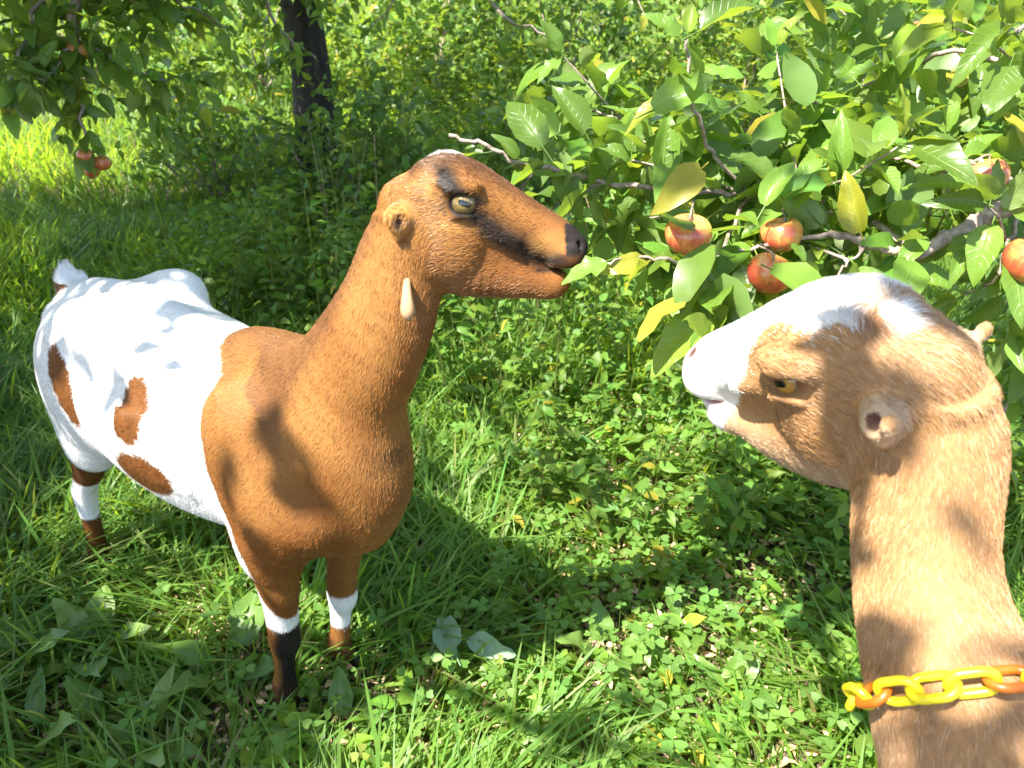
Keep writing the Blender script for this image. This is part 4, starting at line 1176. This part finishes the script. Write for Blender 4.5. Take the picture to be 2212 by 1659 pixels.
def tree_bough():
    """apple tree on the right whose low bough both goats reach for"""
    r = np.random.default_rng(42); b = np.array([2.25, 1.75, 0])
    root = empty('apple_tree', b); tag(root, 'apple tree whose sunlit fruiting bough hangs between the two goats', 'tree', 'apple trees')
    top = tree_trunk(root, b, 1.45, .10, r, (-.06, .0))
    B = lambda *q: np.array([P3(*p) for p in q])
    L0 = [top, P3(2900, 230, 1.45), P3(2500, 300, 1.12), P3(2212, 425, 1.0), P3(2090, 490, .98), P3(1975, 552, .97)]
    S = {'end': (B((1975, 552, .97), (1880, 527, .98), (1790, 505, 1.0)), .0062, .0045),
         'run': (B((1975, 552, .97), (1880, 480, 1.04), (1760, 450, 1.08), (1620, 420, 1.1), (1500, 415, 1.1), (1300, 392, 1.1), (1140, 355, 1.06), (1050, 318, 1.04), (970, 292, 1.03)), .0048, .0026),
         'up': (B((1620, 420, 1.1), (1540, 330, 1.06), (1500, 240, 1.0), (1488, 150, .97), (1484, 85, .95)), .003, .0018),
         'goat': (B((1790, 505, 1.0), (1640, 530, 1.0), (1480, 562, .97), (1380, 553, .955), (1300, 562, .948)), .003, .0014),
         'hang': (B((1620, 420, 1.1), (1575, 500, 1.03), (1560, 600, .98), (1555, 690, .94), (1548, 735, .92)), .003, .0016),
         'top': (B((2212, 425, 1.0), (2150, 362, 1.0), (2090, 352, 1.0), (2020, 372, 1.02), (1920, 330, 1.08), (1830, 260, 1.12), (1760, 220, 1.16)), .0045, .0018),
         'high': (B((2500, 300, 1.12), (2350, 180, 1.1), (2212, 150, 1.08), (2060, 110, 1.12), (1960, 150, 1.2), (1860, 185, 1.25)), .006, .002),
         'near': (B((2500, 300, 1.12), (2420, 160, .98), (2300, 90, .9), (2210, 60, .86), (2160, 60, .84)), .005, .002),
         'left': (B((1500, 415, 1.1), (1420, 330, 1.14), (1340, 262, 1.2), (1240, 225, 1.24)), .003, .0016),
         'low': (B((2212, 425, 1.0), (2180, 520, .98), (2150, 600, .98), (2080, 640, 1.0)), .0035, .0016),
         'far': (B((2500, 300, 1.12), (2420, 560, 1.15), (2300, 700, 1.2), (2190, 830, 1.22), (2160, 1000, 1.25)), .005, .0018),
         'mid': (B((1760, 450, 1.08), (1720, 380, 1.12), (1690, 300, 1.18), (1640, 250, 1.24)), .003, .0016),
         'twig': (B((1880, 527, .98), (1840, 560, .97), (1800, 600, .98), (1740, 620, .98)), .002, .0012),
         'fill': (B((1300, 392, 1.1), (1230, 430, 1.12), (1180, 460, 1.14)), .002, .0012),
         'back': (B((1760, 450, 1.08), (1860, 400, 1.3), (1980, 430, 1.45), (2080, 300, 1.5)), .003, .0016)}
    P0 = wob(L0, 7, .003, r)
    lines = [(P0, np.interp(np.linspace(0, 1, len(P0)), [0, .5, 1], [.05, .014, .0075]))]
    K = {}
    for k, (pts, r0, r1) in S.items():
        P = wob(pts, 6, .0022, r); K[k] = P; lines.append((P, taper(P, r0, r1)))
    for e in range(7):
        a = e * .9 + 2.2; en = top + np.array([math.cos(a) * 1.5, math.sin(a) * 1.5, r.uniform(.4, 1.5)]); P = limb(top, en, r); lines.append((P, taper(P, .045, .008)))
    lv = []
    # fruit-spur rosettes along the twigs, and leaves along the young shoots
    dens = {'run': .030, 'up': .07, 'goat': .06, 'hang': .040, 'top': .028, 'high': .030, 'near': .05, 'left': .034, 'low': .032, 'far': .030, 'mid': .028, 'twig': .032, 'fill': .035, 'back': .026, 'end': .06}
    for k, P in K.items():
        Q = P[:int(len(P) * .72)] if k == 'run' else (P[:-8] if k in ('goat', 'up') else P)
        lv += [(k, *q) for q in shoot_leaves(Q, r, dens[k], (.055, .090) if k not in ('far', 'back') else (.06, .095), .05, .1, 1.0, .35)]
    for k in ('run', 'top', 'high', 'mid', 'left', 'low', 'back', 'far', 'twig'):
        P = K[k]
        for s in range(3):
            i = int(r.integers(1, max(2, int(len(P) * .7)))); p = P[i]; e = p + r.normal(size=3) * np.array([.06, .09, .06]) + np.array([0, .04, .02])
            sp = np.array([p, (p + e) / 2 + r.normal(size=3) * .008, e]); lines.append((sp, taper(sp, .0022, .0012)))
            lv += [(k, *q) for q in shoot_leaves(sp, r, .022, (.05, .085), .3, .15)]
    br = wood('branch', lines, MAT_TWIG, root, r, 8, .07)
    # leaves that make the picture: place, tip, size, mesh
    keyed = [((1484, 85, .95), (1400, 20, .93), .075), ((1484, 85, .95), (1497, 2, .94), .07), ((1484, 85, .95), (1640, -12, .93), .105),
             ((1330, 558, .95), (1216, 596, .935), .066), ((1060, 330, 1.04), (975, 335, 1.05), .05), ((1130, 352, 1.05), (1068, 290, 1.03), .06),
             ((1190, 345, 1.0), (1098, 200, 1.0), .105), ((1275, 310, 1.02), (1205, 178, 1.0), .10), ((1500, 150, .97), (1610, 150, .96), .07),
             ((1380, 255, .98), (1540, 165, .95), .115), ((1560, 690, .94), (1500, 780, .9), .06), ((1548, 735, .92), (1490, 690, .86), .055), ((1640, 470, .97), (1705, 340, .96), .085),
             ((2200, 50, .84), (2080, 120, .82), .12), ((2190, 120, .84), (2140, 240, .82), .10), ((2300, 150, .86), (2170, 190, .84), .10), ((1700, 480, .99), (1770, 330, .98), .09),
             ((1590, 560, .97), (1625, 650, .95), .075), ((1700, 520, .98), (1750, 560, .97), .055), ((2010, 500, .97), (1945, 560, .95), .06), ((2100, 520, .97), (2060, 590, .95), .06)]
    keep = lambda p: not any(np.linalg.norm(np.asarray(p) - P3(*a)) < .045 for a in ((1487, 508, .95), (1665, 592, .93), (2122, 385, .96)))
    lv = [q for q in lv if keep(q[1])]
    r.shuffle(lv)
    for a, c, s in keyed:
        A, Cc = P3(*a), P3(*c); d = Cc - A; L = np.linalg.norm(d)
        nn = SUN_TO * .7 + np.array([0, -.5, .6]) + r.normal(size=3) * .25
        put_leaf(A + d * .2, d, nn, L * .82, br)
    near = [q for q in lv if q[0] not in ('far', 'back')]; rest = [q for q in lv if q[0] in ('far', 'back')]
    lim = 295 - len(keyed)
    for (k, p, d, nn, s) in near[:lim]: put_leaf(p, d, nn, s, br)
    rest = [q[1:] for q in near[lim:] + rest]
    C = []
    for _ in range(300):
        a = r.uniform(0, 6.28); q = 1.7 * r.random() ** .5; z = r.uniform(1.5, 3.0)
        c = np.array([b[0] + .3 + q * math.cos(a), b[1] + .5 + q * math.sin(a), z]); C.append(c)
    for _ in range(95):                                        # outer skirt seen at the right edge
        c = P3(r.uniform(1750, 2500), r.uniform(-60, 330), r.uniform(1.45, 2.6)); C.append(c)
    for _ in range(34):                                         # leafy spurs behind the fruiting twigs
        tp = K[('run', 'top', 'mid', 'back', 'high', 'left')[_ % 6]]; C.append(tp[int(r.integers(0, int(len(tp) * .75)))] + r.normal(size=3) * .045 + np.array([0, .07, 0]))
    for _ in range(18): tp = K[('run', 'hang', 'twig', 'goat')[_ % 4]]; C.append(tp[int(r.integers(2, int(len(tp) * .7)))] + r.normal(size=3) * .03 + np.array([0, .03, 0]))
    clear = np.vstack([K['end'], P0[-14:]])
    C = np.array([c for c in C if np.linalg.norm(c - P3(1180, 560, 1.0)) > .16 and np.linalg.norm(clear - c, axis=1).min() > .10])
    P, D, Nn, Sz = clusters(C, r, 10, .10)
    if rest:
        P = np.vstack([P, [q[0] for q in rest]]); D = np.vstack([D, [q[1] for q in rest]]); Nn = np.vstack([Nn, [q[2] for q in rest]]); Sz = np.concatenate([Sz, [q[3] for q in rest]])
    V, Q, Cc = stamp_leaves(P, D, Nn, Sz, leaf_cols(len(P), r, (.11, .195, .028)), LEAF_T, r)
    tag(link('foliage', mesh('foliage', V, Q, MAT_LEAFS, True, Cc), root), kind='stuff')

def shade_want(x, y):
    """how closed the canopy of the sunward tree is, by where its shade falls"""
    s = np.full(len(x), .80)
    E = lambda cx, cy, rx, ry, a=0: np.hypot(((x - cx) * math.cos(a) + (y - cy) * math.sin(a)) / rx, (-(x - cx) * math.sin(a) + (y - cy) * math.cos(a)) / ry) < 1
    s[(x > -.30) & (y < 1.6)] = .04
    s[(x > -.30) & (y >= 1.6)] = .07
    s[(x < -.30) & (y < 1.2)] = .85
    s[E(-.48, 1.64, .80, .46, -.66)] = .045
    s[E(.40, 1.42, .40, .32)] = .05
    s[E(.74, .9, .5, .5)] = .07
    s[E(.95, 1.45, .6, .35)] = .06
    s[E(-.89, 3.03, .75, .55)] = 1.0
    s[(x < -1.5) & (y > 4.7)] = .03
    s[(x > -1.0) & (y > 4.0)] = .1
    s[E(.80, .84, .36, .13)] = .22
    s[E(.78, .6, .4, .12)] = .25
    s[E(-.46, 1.78, .34, .27)] = .30
    s[E(.77, 1.10, .45, .24)] = .02
    return s
def tree_sunward():  # unseen tree; leaf clumps placed to cast the wanted dapples
    r = np.random.default_rng(47); b = np.array([-2.7, .35, 0])
    root = empty('apple_tree', b); tag(root, 'out-of-view apple tree sunward of the goats, its crown shaped to dapple them with shade', 'tree', 'apple trees')
    top = tree_trunk(root, b, 1.7, .12, r, (.1, .0))
    n = 8700
    gx_, gy_ = r.uniform(-3.8, 1.9, n), r.uniform(-.3, 4.8, n); k = r.random(n) < shade_want(gx_, gy_)
    ex = r.uniform(-2.2, -.35, 700), r.uniform(.1, 1.15, 700)           # extra clumps added to shade the near left grass
    gx_, gy_ = np.concatenate([gx_[k], ex[0]]), np.concatenate([gy_[k], ex[1]]); h = r.uniform(2.0, 3.7, len(gx_))
    C = np.stack([gx_, gy_, 0 * gx_], -1) + (SUN_TO / SUN_TO[2])[None] * h[:, None]
    lines = []
    for q in range(11):
        a = q * .43 + 1.75; e = top + np.array([math.cos(a) * 1.9, math.sin(a) * 1.9, r.uniform(.4, 1.5)])
        P = limb(top, e, r); lines.append((P, taper(P, .055, .01)))
    for i in r.choice(np.flatnonzero(gx_ < -1.3), 24, replace=False):
        e = C[i]; s = lines[int(np.argmin([np.linalg.norm(l[0][-1] - e) for l in lines[:11]]))][0][-4]
        P = limb(s, e, r, .05); lines.append((P, taper(P, .012, .003)))
    wood('branch', lines, MAT_TWIG, root, r)
    P, D, Nn, S = clusters(C, r, 7, .10, (.062, .095))
    V, Q, Cc = stamp_leaves(P, D, Nn, S, leaf_cols(len(P), r), LITE_T[:2], r)
    tag(link('foliage', mesh('foliage', V, Q, MAT_LEAFS, True, Cc), root), kind='stuff')

def shrub(x, y, rx, h, n, seed, label, base=(.05, .125, .026), leaf=(.05, .085), group=None, trunk=False):
    r = np.random.default_rng(seed); b = np.array([x, y, 0.])
    root = empty('bush', b); tag(root, label, 'bush', group)
    lines = []
    for k in range(9):
        a = r.uniform(0, 6.28); e = b + np.array([math.cos(a) * rx * r.uniform(.3, .9), math.sin(a) * rx * r.uniform(.3, .9), h * r.uniform(.6, .95)])
        P = limb(b + np.array([0, 0, -.03]) + r.normal(size=3) * np.array([.05, .05, 0]), e, r, .1, 3); lines.append((P, taper(P, .014, .003)))
    wood('stem', lines, MAT_TWIG, root, r, 5)
    m_ = n // 8; a = r.uniform(0, 6.28, m_); q = r.random(m_) ** .45; z = r.random(m_) ** .8
    prof = np.sqrt(np.clip(1 - (z * 1.02 - .35) ** 2 / .55, .05, 1))
    C = b + np.stack([np.cos(a) * q * rx * prof, np.sin(a) * q * rx * prof, .05 + z * h * (1 + .12 * np.sin(a * 3 + seed))], -1)
    P, D, Nn, S = clusters(C, r, 8, .11, leaf)
    V, Q, Cc = stamp_leaves(P, D, Nn, S, leaf_cols(len(P), r, base, .4, .03), LITE_T, r)
    tag(link('foliage', mesh('foliage', V, Q, MAT_LEAFS, True, Cc), root), kind='stuff')
def build_shrubs():
    sp = [(-.78, 4.15, .5, .62, 1100, 'low shaded bush at the foot of the apple tree trunk, on the bough side'), (-1.72, 4.55, .45, .5, 900, 'low shaded bush at the foot of the apple tree trunk, on the lawn side'), (-.2, 3.7, .5, .6, 1100, 'low shaded bush right behind the brown goat\'s head'),
          (.35, 6.4, .9, 1.25, 2200, 'dark leafy bush behind the apple tree trunk, towards the bough'), (1.55, 5.6, .75, 1.1, 2000, 'rounded green bush behind the upright bough shoot'),
          (2.6, 5.0, .9, 1.2, 2400, 'tall sunlit bush behind the bough beside the tan goat'), (3.6, 5.4, 1.0, 1.5, 2400, 'broad bush at the back behind the tall sunlit bush'),
          (-.6, 7.4, 1.0, 1.3, 2200, 'shaded bush far behind the apple tree trunk'), (-2.3, 7.6, 1.1, 1.2, 2200, 'bush at the far end of the sunlit grass'), (-4.2, 8.0, 1.2, 1.5, 2200, 'pale bush beyond the sunlit grass, behind the hanging apples'),
          (1.4, 8.2, 1.2, 1.6, 2200, 'large bush in the far row behind the dark leafy bush'), (3.2, 8.2, 1.2, 1.7, 2200, 'large bush in the far row behind the rounded bush'), (5.2, 7.6, 1.3, 1.8, 2400, 'large bush in the far row behind the broad bush'), (-6.2, 8.2, 1.3, 1.6, 2000, 'large bush closing the far row past the pale bush')]
    for i, (x, y, rx, h, n, lb) in enumerate(sp):
        shrub(x, y, rx, h, n, 200 + i, lb, [(.075, .15, .028), (.12, .20, .034), (.10, .175, .026)][i % 3], (.04, .07) if y < 5 else (.05, .09) if y < 7 else (.07, .11), 'orchard bushes')

# ------------------------------------------------------------------ apples
m = N('apple_skin'); tc = m.n('TexCoord').outputs['Object']; ri = m.n('ObjectInfo').outputs['Random']
sx = m.n('SeparateXYZ'); m.t.links.new(tc, sx.inputs[0])
big = m.noise(26, 3, tc); st = m.n('Mapping'); m.t.links.new(tc, st.inputs[0]); st.inputs['Scale'].default_value = (1, 1, .12); stn = m.noise(240, 3, st.outputs[0])
ad = m.n('Math', operation='ADD'); m.t.links.new(big, ad.inputs[0]); 
xg = m.n('Math', operation='MULTIPLY'); m.t.links.new(sx.outputs[0], xg.inputs[0]); xg.inputs[1].default_value = -5.5; m.t.links.new(xg.outputs[0], ad.inputs[1])
ad2 = m.n('Math', operation='MULTIPLY_ADD'); m.t.links.new(stn, ad2.inputs[0]); ad2.inputs[1].default_value = .35; m.t.links.new(ad.outputs[0], ad2.inputs[2])
c = m.ramp(ad2.outputs[0], [(.38, (.50, .40, .08)), (.57, (.55, .30, .07)), (.76, (.46, .105, .04)), (.95, (.36, .05, .03))])
c = m.mix(m.ramp(m.noise(420, 1, tc), [(.72, (0, 0, 0)), (.78, (.5, .5, .5))]), c, (.62, .5, .25))
m.set(m.b.inputs['Base Color'], c); m.b.inputs['Roughness'].default_value = .28; m.b.inputs['Coat Weight'].default_value = .25; m.b.inputs['Coat Roughness'].default_value = .2
MAT_APPLE = m.m
def apple_mesh(seed):
    r = np.random.default_rng(seed); nu, nv = 16, 24
    th = np.linspace(0, math.pi, nu); V = []
    lob = r.normal(size=3) * .015
    for t in th:
        R_ = math.sin(t) * (1 + .10 * math.cos(t)) ; z = .90 * math.cos(t) - .30 * math.exp(-(t / .42) ** 2) + .20 * math.exp(-((math.pi - t) / .4) ** 2)
        for k in range(nv):
            a = k / nv * 6.2832; q = 1 + lob[0] * math.cos(2 * a) + lob[1] * math.cos(3 * a + 1) + .02 * math.cos(5 * a) * (t > 2.2)
            V.append((R_ * q * math.cos(a), R_ * q * math.sin(a), z))
    i, k = np.meshgrid(np.arange(nu - 1), np.arange(nv), indexing='ij'); k2 = (k + 1) % nv
    return np.array(V), np.stack([i * nv + k, (i + 1) * nv + k, (i + 1) * nv + k2, i * nv + k2], -1).reshape(-1, 4)
def apple(pos, rad, label, seed, group, hang):
    r = np.random.default_rng(seed); root = empty('apple', pos); tag(root, label, 'apple', group)
    V, Q = apple_mesh(seed); me = mesh('fruit', V * rad, Q, MAT_APPLE)
    o = bpy.data.objects.new('fruit', me); COL.objects.link(o); o.parent = root; o.rotation_euler = (r.uniform(-.5, .5), r.uniform(-.4, .4), r.uniform(-.7, .7))
    p = np.asarray(pos, float); h = np.asarray(hang, float)
    P = wob([p + np.array([0, 0, rad * .45]), p + np.array([0, 0, rad * .95]), h], 3, .0005, r)
    V, F4, F3 = tube(P, .0014, 6); link('stalk', mesh('stalk', V, [F4, F3], MAT_TWIG), root)
def build_apples():
    A = [((1487, 508, .975), .0292, 'red and yellow apple with a bright sun glint, between the two goats\' muzzles', 'apples on the sunlit bough', (1500, 425, 1.09)),
         ((1688, 508, 1.01), .027, 'apple half hidden by a leaf just above the deep red apple', 'apples on the sunlit bough', (1690, 440, 1.08)),
         ((1662, 592, .955), .0280, 'deep red apple hanging lowest, over the tan goat\'s white muzzle', 'apples on the sunlit bough', (1640, 532, 1.0)),
         ((2122, 385, 1.015), .0310, 'orange-red apple crossed by a twig beside the thick branch', 'apples on the sunlit bough', (2095, 352, 1.0)),
         ((2222, 565, .96), .0310, 'large red apple below the thick branch, behind the tan goat\'s crown', 'apples on the sunlit bough', (2215, 430, 1.0)),
         ((170, 109, 2.44), .034, 'upper apple of a pair in the shaded hanging bough', 'apples in the shaded bough', (165, 60, 2.42)),
         ((149, 146, 2.46), .030, 'lower apple of a pair in the shaded hanging bough', 'apples in the shaded bough', (160, 92, 2.42)),
         ((185, 337, 2.54), .027, 'left apple of the three at the tip of the shaded hanging bough', 'apples in the shaded bough', (186, 315, 2.54)),
         ((222, 352, 2.57), .027, 'right apple of the three at the tip of the shaded hanging bough', 'apples in the shaded bough', (190, 325, 2.55)),
         ((200, 370, 2.60), .026, 'bottom apple of the three at the tip of the shaded hanging bough', 'apples in the shaded bough', (190, 328, 2.55)),
         ((1985, 66, 1.9), .024, 'small red apple deep in the sunlit leaves above the bough', 'apples on the sunlit bough', (1975, 20, 1.9))]
    for i, (p, r_, lb, g, h) in enumerate(A): apple(P3(*p), r_, lb, 300 + i, g, P3(*h))

# ------------------------------------------------------------------ plastic chain collar
def plastic(name, c):
    m = N(name); n = m.noise(60, 3, m.n('TexCoord').outputs['Object'])
    m.set(m.b.inputs['Base Color'], m.ramp(n, [(.3, tuple(q * .85 for q in c)), (.7, c)])); m.b.inputs['Roughness'].default_value = .34; m.b.inputs['Subsurface Weight'].default_value = .12; m.b.inputs['Subsurface Radius'].default_value = (.004, .003, .001); m.bump(n, .08, .001)
    return m.m
def collar(goat):
    from mathutils.bvhtree import BVHTree
    root_g, V, Q, Fd, R, O = goat
    Wv = V @ R + O
    bv = BVHTree.FromPolygons(Wv.tolist(), Q.tolist())
    c = P3(*COL_C); ax = np.array(COL_AX, float); ax /= np.linalg.norm(ax)
    e1 = np.cross(ax, [0, 0, 1.]); e1 /= np.linalg.norm(e1); e2 = np.cross(ax, e1)
    n = 160; th = np.linspace(0, 2 * math.pi, n, endpoint=False); rad = []
    for t in th:
        d = e1 * math.cos(t) + e2 * math.sin(t)
        h = bv.ray_cast(Vector(c.tolist()), Vector(d.tolist()))
        rad.append(h[3] if h[0] is not None else .08)
    rad = np.array(rad)
    # a chain spans hollows: hold the larger of neighbours, then smooth
    for _ in range(3): rad = np.maximum(rad, (np.roll(rad, 9) + np.roll(rad, -9)) / 2)
    for _ in range(12): rad = (np.roll(rad, 1) + rad + np.roll(rad, -1)) / 3
    rad += .0085
    ring = c + (np.cos(th) * rad)[:, None] * e1 + (np.sin(th) * rad)[:, None] * e2
    ring = np.vstack([ring, ring[:1]]); seg = np.linalg.norm(np.diff(ring, axis=0), axis=1); cum = np.concatenate([[0], np.cumsum(seg)]); Lt = cum[-1]
    pitch0 = .0275; m_ = int(round(Lt / pitch0)); m_ += m_ % 2; pitch = Lt / m_
    root = empty('chain_collar', c - ax * 0); tag(root, 'yellow and orange plastic chain collar round the tan goat\'s neck', 'collar')
    MY, MO = plastic('yellow_plastic', (.70, .58, .015)), plastic('orange_plastic', (.46, .12, .01))
    # stadium link, length along x
    Lk, Wk, wr = pitch + .0138, .0258, .0035
    st = []; R_ = Wk / 2 - wr; hx = Lk / 2 - Wk / 2
    for k in range(11): a = -math.pi / 2 + math.pi * k / 10; st.append((hx + R_ * math.cos(a), R_ * math.sin(a), 0))
    for k in range(11): a = math.pi / 2 + math.pi * k / 10; st.append((-hx + R_ * math.cos(a), R_ * math.sin(a), 0))
    st = np.array(st); ns = len(st); sg = 10
    LV = []
    for i in range(ns):
        t = st[(i + 1) % ns] - st[i - 1]; t /= np.linalg.norm(t); nn = np.array([t[1], -t[0], 0])
        for k in range(sg):
            a = k / sg * 6.2832; LV.append(st[i] + wr * (nn * math.cos(a) + np.array([0, 0, 1.]) * math.sin(a)))
    LV = np.array(LV); i, k = np.meshgrid(np.arange(ns), np.arange(sg), indexing='ij'); i2, k2 = (i + 1) % ns, (k + 1) % sg
    LQ = np.stack([i * sg + k, i2 * sg + k, i2 * sg + k2, i * sg + k2], -1).reshape(-1, 4)
    mey, meo = mesh('chain_link', LV, LQ, MY), mesh('chain_link', LV, LQ, MO)
    rr = np.random.default_rng(5)
    for q in range(m_):
        s = (q + .5) * pitch
        f = lambda s: np.array([np.interp(s % Lt, cum, ring[:, j]) for j in range(3)])
        p = f(s); t = f(s + .014) - f(s - .014); t /= np.linalg.norm(t)
        rd = p - c; rd -= ax * (rd @ ax); rd -= t * (rd @ t); rd /= np.linalg.norm(rd)
        up = np.cross(rd, t)
        roll = (.75 if q % 2 else -.72) + rr.normal() * .08
        nrm = rd * math.cos(roll) + up * math.sin(roll)
        side = np.cross(nrm, t)
        o = link('chain_link', meo if q in ORANGE else mey, root)
        o.matrix_basis = Matrix([[float(t[j]), float(side[j]), float(nrm[j]), float(p[j] + rd[j] * .001)] for j in range(3)] + [[0, 0, 0, 1]])
    return root
COL_C = (2075, 1480, .61); COL_AX = (-.05, .42, .30); ORANGE = (1, 5, 9, 13, 17)

# ------------------------------------------------------------------ assemble
tree_behind(); tree_bough(); tree_sunward(); build_shrubs()
build_grass(); build_clover(); build_herbs(); build_stems(); build_litter(); build_weeds()
brown_goat(); G2 = tan_goat(); collar(G2)
build_apples()
